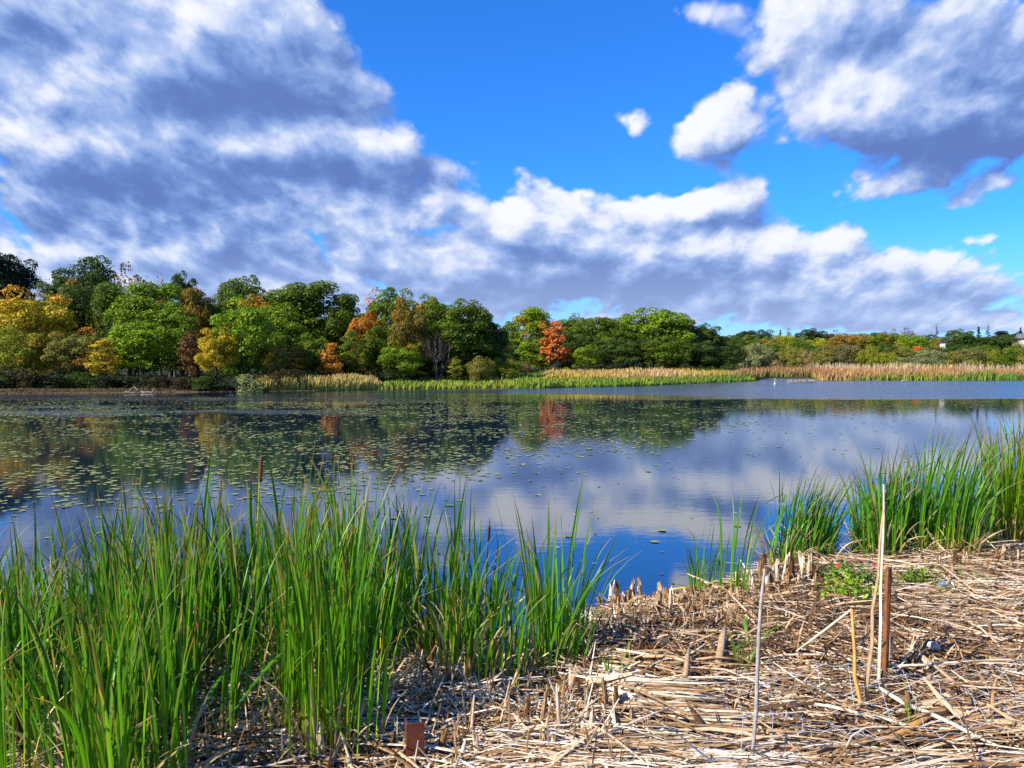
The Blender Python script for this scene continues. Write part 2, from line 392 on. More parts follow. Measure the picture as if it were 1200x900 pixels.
ccol = g.mix(g.mapr(v, .0, .20, .55, 0, True), ccol, c4((.56, .69, .95)))
ccol = g.vm('SCALE', ccol, sc=5.9)
# clear air: the sky texture, deepened as in the photograph
sk = g.vm('MULTIPLY', sky.outputs[0], (.19, .70, 1.45))
hz = g.mapr(sx.outputs[2], .0, .18, 0.7, 0, True)
sk = g.mix(hz, sk, c4((2.9, 4.3, 5.9)))
res = g.mix(alpha, sk, ccol)
nt.links.new(res, bg.inputs[0]); nt.links.new(bg.outputs[0], wo.inputs[0])

# ------------------------------------------------------------------ ground and water
def geo(a, b, n): return list(np.geomspace(a, b, n))
ys = [-300, -120, -50, -20, -8, -4, -2, -1, 0, 1, 1.8, 2.5] + list(np.arange(3, 13, .12)) + list(np.arange(13, 56, 2.5)) + list(np.arange(56, 165, 1.3)) + geo(165, 3500, 34)
xs = list(np.arange(0, 9, .14)) + geo(9, 40, 24) + list(np.arange(41, 130, 2.5)) + geo(131, 3500, 22)
xs = [-a for a in xs[:0:-1]] + xs
X, Y = np.meshgrid(np.array(xs), np.array(ys)); Z = hgt(X, Y)
ny, nx_ = X.shape; V = np.stack([X, Y, Z], -1).reshape(-1, 3)
i = (np.arange(ny - 1)[:, None] * nx_ + np.arange(nx_ - 1)[None, :]).ravel()
F = np.stack([i, i + 1, i + nx_ + 1, i + nx_], -1)
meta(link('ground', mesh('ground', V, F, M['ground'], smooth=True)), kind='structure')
mb = MB(); mb.face([(-400, -6, 0), (400, -6, 0), (400, 320, 0), (-400, 320, 0)])
# keep the water sheet in front of the camera's bank only
meta(mb.build('pond_water', M['water']), kind='structure')

# ------------------------------------------------------------------ trees
def leaves_at(P, Nn, size, r):
    """one leaf-clump quad per point, facing about Nn"""
    n = len(P)
    Nn = norm(Nn + r.normal(0, .55, (n, 3)))
    a = norm(np.cross(Nn, r.normal(0, 1, (n, 3)))); b = np.cross(Nn, a)
    s = size * r.uniform(.6, 1.3, (n, 1)); t = s * r.uniform(.55, .9, (n, 1))
    V = np.stack([P - a * s, P - b * t + Nn * s * .12, P + a * s, P + b * t + Nn * s * .12], 1).reshape(-1, 3)
    F = np.arange(n * 4).reshape(-1, 4); return V, F
def sph(n, r, up=0.0):
    v = norm(r.normal(0, 1, (n, 3)) + np.array([0, 0, up])); return v
CR = {}
def crown_round(key, seed, Rr=4.3, z0=2.2, z1=12.0, ncl=100, per=250, leaf=.128, flat=.6, cr=(.6, 1.3), topw=1.0, sparse=0.0, mass=.8):
    r = np.random.default_rng(seed); cz = (z0 + z1) / 2; hz_ = (z1 - z0) / 2
    d = sph(ncl, r, .15); rad = r.uniform(.45, .86, ncl)
    tt = d[:, 2]
    prof = np.where(tt > 0, 1 - (1 - topw) * tt, 1.0)
    lob = 1 + .16 * np.sin(3 * np.arctan2(d[:, 1], d[:, 0]) + seed) + .08 * np.sin(5 * np.arctan2(d[:, 1], d[:, 0]) + 2 * seed)
    C = np.stack([d[:, 0] * Rr * rad * prof * lob, d[:, 1] * Rr * rad * prof * lob, cz + d[:, 2] * hz_ * rad], -1)
    nm = max(6, ncl // 8); md = sph(nm, r, .25); mr = r.uniform(.42, .72, nm); Mc = np.stack([md[:, 0] * Rr * mr, md[:, 1] * Rr * mr, cz + md[:, 2] * hz_ * mr], -1); ms = r.uniform(.26, .46, nm)
    w_ = r.integers(0, nm, ncl); use = r.uniform(0, 1, ncl) < mass
    C2 = Mc[w_] + sph(ncl, r, .25) * (ms[w_] * r.uniform(.75, 1.05, ncl))[:, None] * np.array([Rr, Rr, hz_])
    C = np.where(use[:, None], C2, C); d = np.where(use[:, None], norm((C - np.array([0, 0, cz])) / np.array([Rr, Rr, hz_])), d); mq = r.uniform(0, 1, nm)[w_]
    cs = r.uniform(*cr, ncl) * (1.12 - .3 * rad)
    P = []; N = []; T = []; Q = []
    for c, s, dd, q in zip(C, cs, d, np.clip(.6 * mq + .4 * r.uniform(0, 1, ncl), 0, 1)):
        m = int(per * (s / 1.2) ** 1.6 * r.uniform(.7, 1.2))
        n = sph(m, r, .35) ; n = norm(n + dd * .35)
        rr = s * r.uniform(.72, 1.08, (m, 1)); 
        p = c + n * rr * np.array([1.1, 1.1, flat]); p[:, 2] -= .10 * s * (np.abs(n[:, 0]) + np.abs(n[:, 1]))
        P.append(p); N.append(n + np.array([0, 0, .35])); T.append(np.clip(q * .5 + r.uniform(0, .5, m), 0, 1)); Q.append(np.clip(q * .85 + r.uniform(0, .15, m), 0, 1))
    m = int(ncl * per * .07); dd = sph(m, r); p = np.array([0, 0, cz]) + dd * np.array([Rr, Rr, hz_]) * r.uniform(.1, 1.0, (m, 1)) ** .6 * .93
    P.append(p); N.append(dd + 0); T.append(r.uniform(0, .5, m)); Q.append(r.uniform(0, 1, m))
    P = np.concatenate(P); N = np.concatenate(N); T = np.concatenate(T); Q = np.concatenate(Q)
    if sparse: k = r.uniform(0, 1, len(P)) > sparse; P, N, T, Q = P[k], N[k], T[k], Q[k]
    k = P[:, 2] > .1; P, N, T, Q = P[k], N[k], T[k], Q[k]
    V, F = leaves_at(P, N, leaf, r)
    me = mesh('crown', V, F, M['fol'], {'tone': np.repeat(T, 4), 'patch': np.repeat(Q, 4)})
    # trunk with limbs that reach into the crown
    b = MB(); zt = z0 + (z1 - z0) * .62; R0 = .030 * z1
    bend = [(0, 0, -0.4), (r.normal(0, .08), r.normal(0, .08), z1 * .15), (r.normal(0, .2), r.normal(0, .2), z1 * .35), (r.normal(0, .35), r.normal(0, .35), zt)]
    b.tube(bend, [R0, R0 * .75, R0 * .55, R0 * .2], 8)
    for c in C[np.argsort(r.uniform(0, 1, ncl))[:11]]:
        t = r.uniform(.25, .8); a = Vector(bend[1]).lerp(Vector(bend[3]), t); e = Vector(c); mid = a.lerp(e, .5) + Vector((0, 0, -.25))
        b.tube([a, mid, e], [R0 * .42 * (1.1 - t * .6), R0 * .25, R0 * .08], 5, cap=False)
    tm = bpy.data.meshes.new('trunk'); tm.from_pydata(b.v, [], b.f); tm.materials.append(M['bark']); tm.update()
    CR[key] = (me, tm, z1, 2 * Rr)
for k in range(5): crown_round('round%d' % k, 10 + k)
for k in range(2): crown_round('low%d' % k, 30 + k, Rr=4.0, z0=.3, z1=9.5, ncl=90, per=230, leaf=.128)
for k in range(3): crown_round('bush%d' % k, 40 + k, Rr=2.2, z0=-.5, z1=3.6, ncl=42, per=120, leaf=.13, cr=(.5, .85))
for k in range(2): crown_round('narrow%d' % k, 50 + k, Rr=2.2, z0=.8, z1=9, ncl=46, per=130, leaf=.15, cr=(.5, .9), flat=.42, topw=.45, mass=.25)
for k in range(2): crown_round('willow%d' % k, 60 + k, Rr=3.6, z0=.2, z1=7.5, ncl=70, per=210, leaf=.12, cr=(.7, 1.2), flat=.9)
crown_round('airy0', 70, Rr=3.2, z0=2.5, z1=10, ncl=40, per=90, leaf=.14, cr=(.6, 1.0), sparse=.25)

def conifer(key, seed, hgt_=12, Rr=2.2, per=26, z0=1.2, gap=.0):
    r = np.random.default_rng(seed); P = []; N = []; b = MB()
    b.tube([(0, 0, -.3), (0, 0, hgt_)], [.2, .02], 6)
    z = z0
    while z < hgt_ - .2:
        k = (hgt_ - z) / (hgt_ - z0); L = Rr * k ** .8 * r.uniform(.6, 1.15) + .1
        for a in r.uniform(0, 6.28, int(5 + 3 * k)):
            if r.uniform() < gap: continue
            l = L * r.uniform(.7, 1.1); m = int(per * (.4 + l / Rr)); t = r.uniform(.1, 1, m)
            d = np.array([math.cos(a), math.sin(a), 0])
            p = d * (l * t)[:, None] + np.array([0, 0, z]); p[:, 2] += -.28 * l * t + .12 * l * t * t
            p += r.normal(0, .12, (m, 3)) * np.array([1, 1, .5]); P.append(p); N.append(np.tile([0, 0, 1.], (m, 1)) + d * .4)
            b.tube([(0, 0, z), tuple(d * l * .9 + np.array([0, 0, z - .15 * l]))], [.04, .01], 4, cap=False)
        z += r.uniform(.32, .5)
    P = np.concatenate(P); N = np.concatenate(N); V, F = leaves_at(P, N, .17, r); T = r.uniform(0, .6, len(P))
    me = mesh('crown', V, F, M['fol'], {'tone': np.repeat(T, 4), 'patch': np.zeros(len(V))})
    tm = bpy.data.meshes.new('trunk'); tm.from_pydata(b.v, [], b.f); tm.materials.append(M['bark']); tm.update()
    CR[key] = (me, tm, hgt_, 2 * Rr)
conifer('fir0', 80); conifer('fir1', 81, 12, 2.6, 14, 4, .35)

def bare_tree(key, seed, hh=6.0):
    r = random.Random(seed); b = MB()
    def grow(p, d, L, rad, lev):
        e = p + d * L; mid = p.lerp(e, .5) + Vector((r.gauss(0, .05), r.gauss(0, .05), 0)) * L
        b.tube([p, mid, e], [rad, rad * .8, rad * .55], 5 if lev < 2 else 3, cap=False)
        if lev == 5: return
        for _ in range(3 if lev < 4 else 4):
            nd = (d + Vector((r.gauss(0, .5), r.gauss(0, .5), r.gauss(.12, .3)))).normalized(); grow(p.lerp(e, r.uniform(.55, 1)), nd, L * r.uniform(.55, .8), rad * .55, lev + 1)
    for a in range(4): grow(Vector((0, 0, 0)), Vector((r.gauss(0, .35), r.gauss(0, .35), 1)).normalized(), hh * .33, .07, 1)
    me = bpy.data.meshes.new('branches'); me.from_pydata(b.v, [], b.f); me.materials.append(M['twig']); me.update()
    zs = [p[2] for p in b.v]; CR[key] = (me, None, max(zs), 4.0)
M['twig'] = plain('grey_twigs', (.085, .07, .06), .8, .35, 8)
bare_tree('bare0', 5)

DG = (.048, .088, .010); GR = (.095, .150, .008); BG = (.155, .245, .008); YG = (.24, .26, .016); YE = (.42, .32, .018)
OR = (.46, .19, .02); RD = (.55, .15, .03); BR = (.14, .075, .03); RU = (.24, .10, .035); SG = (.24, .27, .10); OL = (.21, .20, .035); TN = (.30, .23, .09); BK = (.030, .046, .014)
def tree(px, top, wpx, d, kind, col, aut, label, cat='tree', group=None, name=None):
    me, tm, zh, wd = CR[kind]
    x = (px - 600) / FP * d; gz = float(hgt(x, d)); tz = HC + (HY - top) / FP * d
    h = max(tz - gz, .6); wm = wpx / FP * d
    t = empty(name or {'bush': 'shrub', 'fir0': 'fir_tree', 'fir1': 'pine_tree', 'bare': 'dead_shrub'}.get(kind[:4], 'tree'), (x, d, gz - .05), label, cat, group)
    t.rotation_euler.z = random.uniform(0, 6.28)
    c = link('crown' if tm else 'branches', me, t); c.scale = (wm / wd, wm / wd, h / zh)
    j = random.uniform(.92, 1.1); c.color = (col[0] * j, col[1] * j, col[2], aut * .85 + (.04 if aut else 0))
    if tm: k = link('trunk', tm, t); k.scale = (wm / wd * .9, wm / wd * .9, h / zh)
    return t
ri = random.randint
def rk(): return 'round%d' % ri(0, 4)
T = tree
# --- left wood, back row (80-95 m)
T(8, 291, 75, 88, 'round0', BK, 0, 'very dark green tree cut by the left edge, tallest of the wood')
T(104, 297, 84, 92, 'round1', DG, .03, 'broad dark green crown standing above the wood between two gaps of sky at far left')
T(57, 318, 30, 90, 'airy0', DG, 0, 'small loose green treetop beside the very dark tree at far left')
T(162, 305, 44, 90, 'airy0', RU, .5, 'rusty brown treetop showing above the large bright green crown')
T(188, 316, 34, 88, 'narrow0', OR, .9, 'red-orange treetop just right of the rusty brown one')
T(212, 316, 42, 87, 'round2', DG, .0, 'dark green rounded treetop between the red-orange and the orange treetops')
T(233, 330, 40, 84, 'round3', (.20,.14,.015), .45, 'orange and yellow crown behind the green ones, left of the dark peaked crown')
T(288, 319, 60, 92, 'round4', GR, .0, 'dark green peaked crown standing above the wood left of centre')
T(262, 334, 50, 86, 'round1', GR, .1, 'plain green crown left of the dark peaked crown')
# --- left wood, middle row (72-80)
T(82, 322, 76, 80, 'round2', (.075, .12, .014), .22, 'yellow-tinged green crown under the broad dark one at far left')
T(132, 326, 62, 79, 'round0', GR, .12, 'mid green crown left of the large bright green one')
T(168, 322, 100, 76, 'round3', BG, .06, 'large bright green crown, biggest of the left wood')
T(205, 352, 60, 75, 'round1', BG, .15, 'bright green crown with yellow tips at the right of the biggest one')
T(42, 338, 88, 72, 'low0', YE, .25, 'golden yellow spreading tree at far left')
T(-8, 345, 50, 74, 'round4', OR, .4, 'orange-red tree cut by the left edge')
T(302, 343, 48, 80, 'round2', (.36,.17,.02), .5, 'orange crown behind the green front tree, left of the broad green dome')
T(350, 327, 122, 82, 'round0', GR, .07, 'broad green dome in the middle of the left wood')
T(325, 352, 70, 76, 'round4', BG, .05, 'bright green crown at the foot of the broad green dome')
T(398, 337, 60, 82, 'round3', GR, .14, 'green crown with a few orange tips right of the broad dome')
T(438, 335, 48, 84, 'airy0', OR, .8, 'orange treetop sticking up in the middle of the left wood')
T(430, 362, 44, 78, 'low1', OR, .75, 'orange and red tree hanging below the orange treetop')
T(463, 334, 62, 80, 'round1', GR, .05, 'tall green tree right of the orange treetop')
T(480, 350, 46, 76, 'low0', (.17,.13,.02), .4, 'brown-orange tree between two tall green trees')
T(503, 343, 60, 80, 'round2', GR, .16, 'green tree with orange spots right of the brown-orange one')
T(541, 349, 84, 79, 'round4', GR, .08, 'deep green rounded tree near the right end of the left wood')
T(519, 352, 50, 84, 'round0', GR, .22, 'green and orange speckled crown behind the deep green rounded tree')
T(577, 372, 46, 82, 'round3', DG, .03, 'lower dark green tree closing the left wood')
T(560, 362, 40, 84, 'round1', DG, 0, 'dark green shoulder crown near the right end of the left wood')
# --- left wood, front row (64-72)
T(18, 382, 70, 66, 'low1', YG, .3, 'low yellow-green tree at the shore, far left')
T(88, 384, 62, 67, 'low0', OL, .3, 'brown and olive tree at the shore right of the golden one')
T(122, 391, 42, 65, 'narrow1', YE, .15, 'small bright yellow tree leaning over the water')
T(172, 374, 92, 70, 'low1', BG, .04, 'low bright green boughs under the biggest crown')
T(226, 378, 38, 68, 'narrow0', (.11, .055, .02), .25, 'dark red-brown slender tree in the shade')
T(256, 380, 48, 67, 'low0', YE, .45, 'yellow-orange small tree left of the bright green shore tree')
T(286, 352, 80, 69, 'low0', BG, .12, 'bright green tree dipping to the shore')
T(388, 396, 32, 71.5, 'narrow1', OR, .5, 'small orange and yellow tree with layered boughs')
T(344, 397, 44, 71, 'narrow0', (.30, .14, .02), .6, 'small yellow-orange tree under the broad dome')
T(322, 402, 40, 70, 'low1', OL, .3, 'olive bush-like tree in the shade under the broad dome')
T(368, 392, 50, 73, 'low0', GR, .05, 'shaded green tree between two small orange trees')
T(416, 385, 50, 74, 'low1', GR, .2, 'green tree with orange leaves right of the layered orange tree')
T(470, 400, 48, 74, 'low0', BG, .18, 'bright green low tree at the shore left of the dead shrub')
T(442, 380, 48, 77, 'low1', GR, .1, 'mid green drooping tree above the end of the reed patch')
T(512, 384, 38, 75, 'bare0', (.2, .2, .2), 0, 'leafless grey tree in front of the dark wood', name='dead_tree')
T(534, 414, 20, 76, 'narrow0', YG, .1, 'thin yellow-green sapling at the dark edge of the wood', 'sapling')
T(563, 417, 34, 76, 'willow0', OL, .1, 'olive green rounded shrub below the end of the left wood', 'shrub')
T(590, 419, 44, 80, 'willow1', YG, .05, 'light yellow-green willow bush between the two woods', 'shrub')
T(292, 437, 34, 63, 'bush0', SG, 0, 'pale sage shrub at the left end of the reed patch', 'shrub')
T(278, 441, 20, 62.6, 'bare0', (.2, .2, .2), 0, 'grey twiggy shrub at the waterline beside the pale sage one', 'shrub', name='bare_shrub')
# --- centre wood (105-125 m)
T(624, 359, 66, 118, 'round0', BG, .28, 'yellow-edged green tree left of the red-orange tree')
T(628, 356, 26, 124, 'airy0', TN, .3, 'thin brown treetop behind the yellow-edged green tree')
T(651, 369, 36, 110, 'narrow1', RD, .25, 'red-orange pointed tree, brightest of the whole shore')
T(602, 374, 36, 124, 'round4', GR, .1, 'small green tree at the left end of the centre wood')
T(677, 369, 54, 118, 'round2', GR, .08, 'green tree right behind the red-orange tree')
T(683, 364, 30, 126, 'airy0', TN, .5, 'thin tan treetop behind the centre wood')
T(712, 367, 62, 118, 'round3', GR, .12, 'green tree with a brownish top left of the largest centre dome')
T(738, 366, 50, 120, 'round1', BG, .05, 'bright green crown at the left of the largest centre dome')
T(766, 359, 84, 118, 'round4', BG, .04, 'largest rounded green dome of the centre wood')
T(795, 371, 56, 119, 'round0', GR, .03, 'green crown at the right of the largest centre dome')
T(824, 378, 52, 122, 'round2', DG, .02, 'dark green tree closing the centre wood on the right')
T(842, 390, 30, 124, 'round3', DG, 0, 'low dark green tree at the very end of the centre wood')
T(689, 402, 34, 109, 'low1', BG, .12, 'small bright green tree in front of the centre wood')
T(726, 398, 52, 112, 'low0', DG, .1, 'shaded green tree in front of the pale house')
T(778, 392, 70, 112, 'low1', GR, .06, 'drooping green tree below the largest centre dome')
T(815, 396, 52, 114, 'low0', DG, .02, 'dark drooping tree at the right foot of the centre wood')
T(630, 395, 50, 112, 'low1', BG, .15, 'green tree with yellow boughs at the foot of the red-orange tree')
T(663, 429, 22, 104, 'bush1', YG, .2, 'small yellow bush at the foot of the red-orange tree', 'bush')
T(607, 420, 34, 106, 'bush2', TN, .1, 'brownish twiggy bush left of the red-orange tree', 'bush')
T(580, 424, 30, 100, 'bush0', YG, 0, 'yellow-green bush beside the willow bush', 'bush')
# --- right shore: pale willows in front (150-165 m)
T(884, 402, 44, 150, 'willow0', SG, 0, 'large grey-green willow at the left of the right shore thickets', 'willow')
T(862, 408, 30, 152, 'willow1', OL, .1, 'olive thicket between the centre wood and the grey-green willow', 'thicket')
T(910, 420, 24, 146, 'bush1', TN, .0, 'pale beige twiggy bush right of the grey-green willow', 'bush')
rt = [(925, 405, 36, OL, .1, 'olive green thicket tree with a yellow tip'), (948, 412, 30, TN, .05, 'beige thicket tree beside the olive one'), (968, 404, 34, OL, .05, 'tall olive brown thicket tree in the middle'),
      (992, 402, 40, (.15, .14, .05), .1, 'brownish domed thicket tree under the orange crowns'), (1018, 404, 28, YG, .2, 'narrow yellow-green thicket tree right of the brownish dome'), (1040, 412, 34, YG, .3, 'wide yellow-green thicket tree below the orange-spotted tree'),
      (1063, 418, 36, SG, .1, 'pale green thicket tree below the red-leaved tree'), (1088, 410, 40, SG, .05, 'grey-green thicket tree left of the white house'), (1112, 412, 44, OL, .1, 'long olive thicket below the white house'),
      (1140, 406, 44, (.17, .17, .04), .1, 'yellow-olive thicket tree right of the white house'), (1166, 410, 36, YG, .1, 'yellow-green thicket tree near the right edge'), (1190, 405, 40, GR, .05, 'darker green thicket tree at the right edge'), (1212, 402, 40, OL, .1, 'olive thicket tree cut by the right edge')]
for n_, (px, tp, wp, cc, au, lb) in enumerate(rt): T(px, tp, wp, 150 + (n_ * 7) % 12, 'willow%d' % (n_ % 2), cc, au, lb, 'thicket tree', 'pale thicket trees along the right shore')
# --- right shore, mid row of coloured crowns (175-195)
mr = [(858, 392, 34, DG, .1, 'dark green tree behind the olive thicket'), (880, 391, 36, GR, .15, 'green tree above the grey-green willow'), (903, 396, 32, OL, .3, 'brown-tinged tree above the beige bush'), (922, 391, 40, YG, .05, 'lime green rounded crown left in the far wood'),
      (942, 397, 34, GR, .1, 'mid green crown between the two lime green ones'), (961, 395, 36, YG, .05, 'lime green flat crown under the dark hill trees'), (985, 390, 40, (.26, .17, .02), .4, 'orange-brown crown left of the long golden one'), (1010, 390, 44, (.24, .19, .02), .5, 'long golden-orange crown on the far wood'),
      (1034, 388, 36, GR, .25, 'green crown with orange spots right of the golden one'), (1052, 390, 36, YG, .1, 'yellow-green crown left of the purple-brown treetop'), (1072, 392, 38, BG, .1, 'bright green crown below the purple-brown treetop'), (1076, 404, 18, RD, .4, 'small red-leaved tree in the far wood'),
      (1096, 394, 34, OL, .2, 'olive crown left of the white house'), (1122, 388, 42, DG, .03, 'dark domed crown above the white house'), (1150, 392, 40, DG, 0, 'dark green crown under the pointed firs'), (1178, 390, 40, DG, .05, 'dark green crown left of the hidden house'), (1203, 390, 36, GR, .08, 'green crown at the right edge of the far wood')]
for n_, (px, tp, wp, cc, au, lb) in enumerate(mr): T(px, tp, wp, 176 + (n_ * 11) % 20, rk(), cc, au, lb, 'tree', 'coloured crowns of the far wood')
# --- far hill line (215-240)
fr = [(872, 386, 34, BK, 'round0', 'dark treetop on the hill line just right of the centre wood'), (893, 385, 36, BK, 'round1', 'dark rounded treetop left of the small fir on the hill line'), (914, 386, 12, BK, 'fir0', 'small dark fir on the hill line'), (924, 383, 12, BR, 'airy0', 'bare purple-grey treetop beside the small fir'),
      (947, 384, 44, BK, 'round2', 'broad dark dome on the hill line'), (966, 388, 26, BR, 'round3', 'brown crown at the right foot of the broad dark dome'), (982, 385, 22, BR, 'airy0', 'thin brown treetop right of the broad dark dome'), (1002, 390, 30, DG, 'round4', 'dark crown behind the golden-orange one'), (1030, 388, 34, DG, 'round0', 'dark green crown behind the orange-spotted one'),
      (1045, 384, 16, DG, 'airy0', 'small dark treetop left of the purple-brown one'), (1066, 382, 22, (.10, .05, .04), 'airy0', 'purple-brown treetop above the bright green crown'), (1097, 379, 12, (.05, .035, .035), 'fir1', 'lone bare spire standing above the hill line'), (1090, 391, 34, DG, 'round1', 'dark crown under the lone bare spire'),
      (1121, 385, 40, DG, 'round2', 'dark green dome with light rim at the right hill line'), (1137, 386, 10, BR, 'airy0', 'thin brown treetop between dome and firs'), (1146, 382, 14, BK, 'fir0', 'dark pointed fir left of the ragged pine'), (1157, 379, 16, BK, 'fir1', 'tall ragged dark pine with stepped branches'), (1170, 385, 30, (.014, .02, .02), 'round3', 'blackish rounded tree right of the ragged pine'),
      (1195, 383, 12, BK, 'fir0', 'pointed fir near the right edge'), (1188, 388, 34, BK, 'round4', 'dark crown near the right edge on the hill line'), (1215, 386, 34, BK, 'round0', 'dark crown cut by the right edge on the hill line')]
for n_, (px, tp, wp, cc, kk, lb) in enumerate(fr): T(px, tp, wp, 214 + (n_ * 5) % 18, kk, cc, 0, lb, 'tree', 'trees on the far hill line')
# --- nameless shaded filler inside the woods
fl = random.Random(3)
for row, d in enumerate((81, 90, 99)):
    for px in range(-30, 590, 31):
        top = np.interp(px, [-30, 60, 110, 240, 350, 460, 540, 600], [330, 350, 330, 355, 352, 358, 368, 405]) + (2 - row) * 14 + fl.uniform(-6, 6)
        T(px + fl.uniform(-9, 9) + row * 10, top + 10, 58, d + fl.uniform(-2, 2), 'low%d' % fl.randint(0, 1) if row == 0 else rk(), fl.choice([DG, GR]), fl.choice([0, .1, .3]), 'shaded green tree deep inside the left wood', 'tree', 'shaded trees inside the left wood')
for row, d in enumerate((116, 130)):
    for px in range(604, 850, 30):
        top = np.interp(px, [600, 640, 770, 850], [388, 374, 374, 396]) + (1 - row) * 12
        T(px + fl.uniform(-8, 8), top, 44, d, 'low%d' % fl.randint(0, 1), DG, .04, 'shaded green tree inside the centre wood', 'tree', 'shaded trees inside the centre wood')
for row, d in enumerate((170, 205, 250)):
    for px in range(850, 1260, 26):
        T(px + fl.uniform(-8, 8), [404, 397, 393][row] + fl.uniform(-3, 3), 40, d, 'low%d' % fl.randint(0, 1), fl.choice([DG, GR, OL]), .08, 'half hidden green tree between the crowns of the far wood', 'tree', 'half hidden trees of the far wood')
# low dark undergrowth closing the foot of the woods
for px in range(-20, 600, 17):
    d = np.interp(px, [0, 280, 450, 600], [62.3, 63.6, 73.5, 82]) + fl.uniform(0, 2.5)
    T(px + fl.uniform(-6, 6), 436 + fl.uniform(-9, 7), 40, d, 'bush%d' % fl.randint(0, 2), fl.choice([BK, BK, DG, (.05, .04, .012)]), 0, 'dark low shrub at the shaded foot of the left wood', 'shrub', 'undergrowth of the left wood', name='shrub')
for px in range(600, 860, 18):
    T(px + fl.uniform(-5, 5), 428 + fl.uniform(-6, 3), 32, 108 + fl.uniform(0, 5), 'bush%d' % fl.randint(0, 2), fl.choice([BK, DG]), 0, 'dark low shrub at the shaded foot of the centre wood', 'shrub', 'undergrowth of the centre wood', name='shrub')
# ------------------------------------------------------------------ far reed beds
def reed_bed(pxa, pxb, off0, off1, n, hh, c_top, c_low, seed, wd=.055):
    r = np.random.default_rng(seed)
    px = r.uniform(pxa, pxb, n); uu = (px - 600) / FP
    dd = np.interp(uu, FU, FD) + off0 + (off1 - off0) * r.uniform(0, 1, n) ** 1.3
    x = uu * dd; y = dd; z = hgt(x, y)
    env = np.minimum(1, np.minimum((px - pxa), (pxb - px)) / (12)) ** .5
    h = hh * r.uniform(.5, 1.12, n) * (1 + .22 * nz(x, y, .45)) * (1 + .18 * nz(x, y, .13)) * (1 + .12 * nz(x, y, 1.6)) * np.clip(env, .2, 1)
    K = 3; t = np.linspace(0, 1, K)[None, :, None]
    lean = r.normal(0, .12, (n, 1, 2)); lean[..., 0] += .08
    C = np.stack([x, y, z - .1], -1)[:, None, :] + np.concatenate([lean * t ** 1.5, np.broadcast_to(t, (n, K, 1))], -1) * h[:, None, None]
    a = r.uniform(-.9, .9, n); S = np.stack([np.cos(a), np.sin(a), 0 * a], -1)[:, None, :].repeat(K, 1)
    W = wd * r.uniform(.6, 1.3, (n, 1)) * np.array([[.9, 1.0, .35]])
    V, F = ribbon(C, S, W)
    pt = np.clip(.5 + .8 * nz(x, y, .22, seed), 0, 1)[:, None, None]
    ct = np.array(c_top[0]) * (1 - pt) + np.array(c_top[1]) * pt
    cl = np.array(c_low[0]) * (1 - pt) + np.array(c_low[1]) * pt
    tt = t.reshape(1, K, 1) ** .8
    c = (cl * (1 - tt) + ct * tt) * r.uniform(.7, 1.3, (n, 1, 1))
    return V, F, np.repeat(c, 3, axis=1).reshape(-1, 3)
def merge(parts):
    Vs, Fs, Cs, o = [], [], [], 0
    for V, F, c in parts: Vs.append(V); Fs.append(F + o); Cs.append(c); o += len(V)
    return np.concatenate(Vs), np.concatenate(Fs), np.concatenate(Cs)
RUST = (.42, .19, .08); TAN = (.50, .34, .12); GOLD = (.46, .34, .045); GRN = (.10, .21, .025); YGN = (.26, .31, .03); PALE = (.50, .40, .28)
V, F, c = merge([reed_bed(288, 448, .2, 5, 5200, 1.15, (TAN, (.40, .30, .08)), (GRN, YGN), 1)])
meta(link('reed_bed', mesh('reed_bed', V, F, M['tint'], cols=c)), 'patch of tan-topped green reeds in front of the left wood', 'reeds', kind='stuff')
V, F, c = merge([reed_bed(440, 660, 0, 9, 7000, .62, (GRN, YGN), (GOLD, YGN), 2), reed_bed(500, 700, 5, 24, 6000, .95, (GRN, (.22, .26, .04)), (GRN, YGN), 3)])
meta(link('reed_bed', mesh('reed_bed', V, F, M['tint'], cols=c)), 'low green and yellow marsh grass between the two woods', 'reeds', kind='stuff')
V, F, c = merge([reed_bed(630, 892, 4, 26, 15000, 1.2, (GOLD, (.55, .34, .17)), (GOLD, TAN), 4), reed_bed(600, 888, -.5, 7, 9000, .7, (GRN, YGN), (GRN, GRN), 5)])
meta(link('reed_bed', mesh('reed_bed', V, F, M['tint'], cols=c)), 'reed bed of tan and gold stems with a green fringe before the centre wood', 'reeds', kind='stuff')
V, F, c = merge([reed_bed(855, 975, 2, 22, 6000, 1.5, (RUST, (.36, .2, .09)), (TAN, GRN), 6), reed_bed(955, 1290, 0, 22, 17000, 1.3, (RUST, (.50, .27, .12)), (TAN, YGN), 7),
                 reed_bed(1060, 1290, -.4, 2, 2600, 1.15, (GRN, YGN), (GRN, YGN), 8), reed_bed(990, 1070, -.4, 1.5, 500, 1.0, (YGN, TAN), (GRN, YGN), 9), reed_bed(900, 1290, 24, 32, 5000, 1.9, (PALE, TAN), (PALE, TAN), 10)])
meta(link('reed_bed', mesh('reed_bed', V, F, M['tint'], cols=c)), 'long rust brown reed bed along the right shore', 'reeds', kind='stuff')

V, F, c = merge([reed_bed(-120, 292, -.25, 2.0, 6000, .20, ((.20, .11, .05), (.10, .09, .03)), ((.14, .08, .04), (.08, .07, .03)), 12, .03)])
meta(link('shore_sedge', mesh('shore_sedge', V, F, M['tint'], cols=c)), 'thin fringe of brown sedge along the shaded left waterline', 'sedge', kind='stuff')

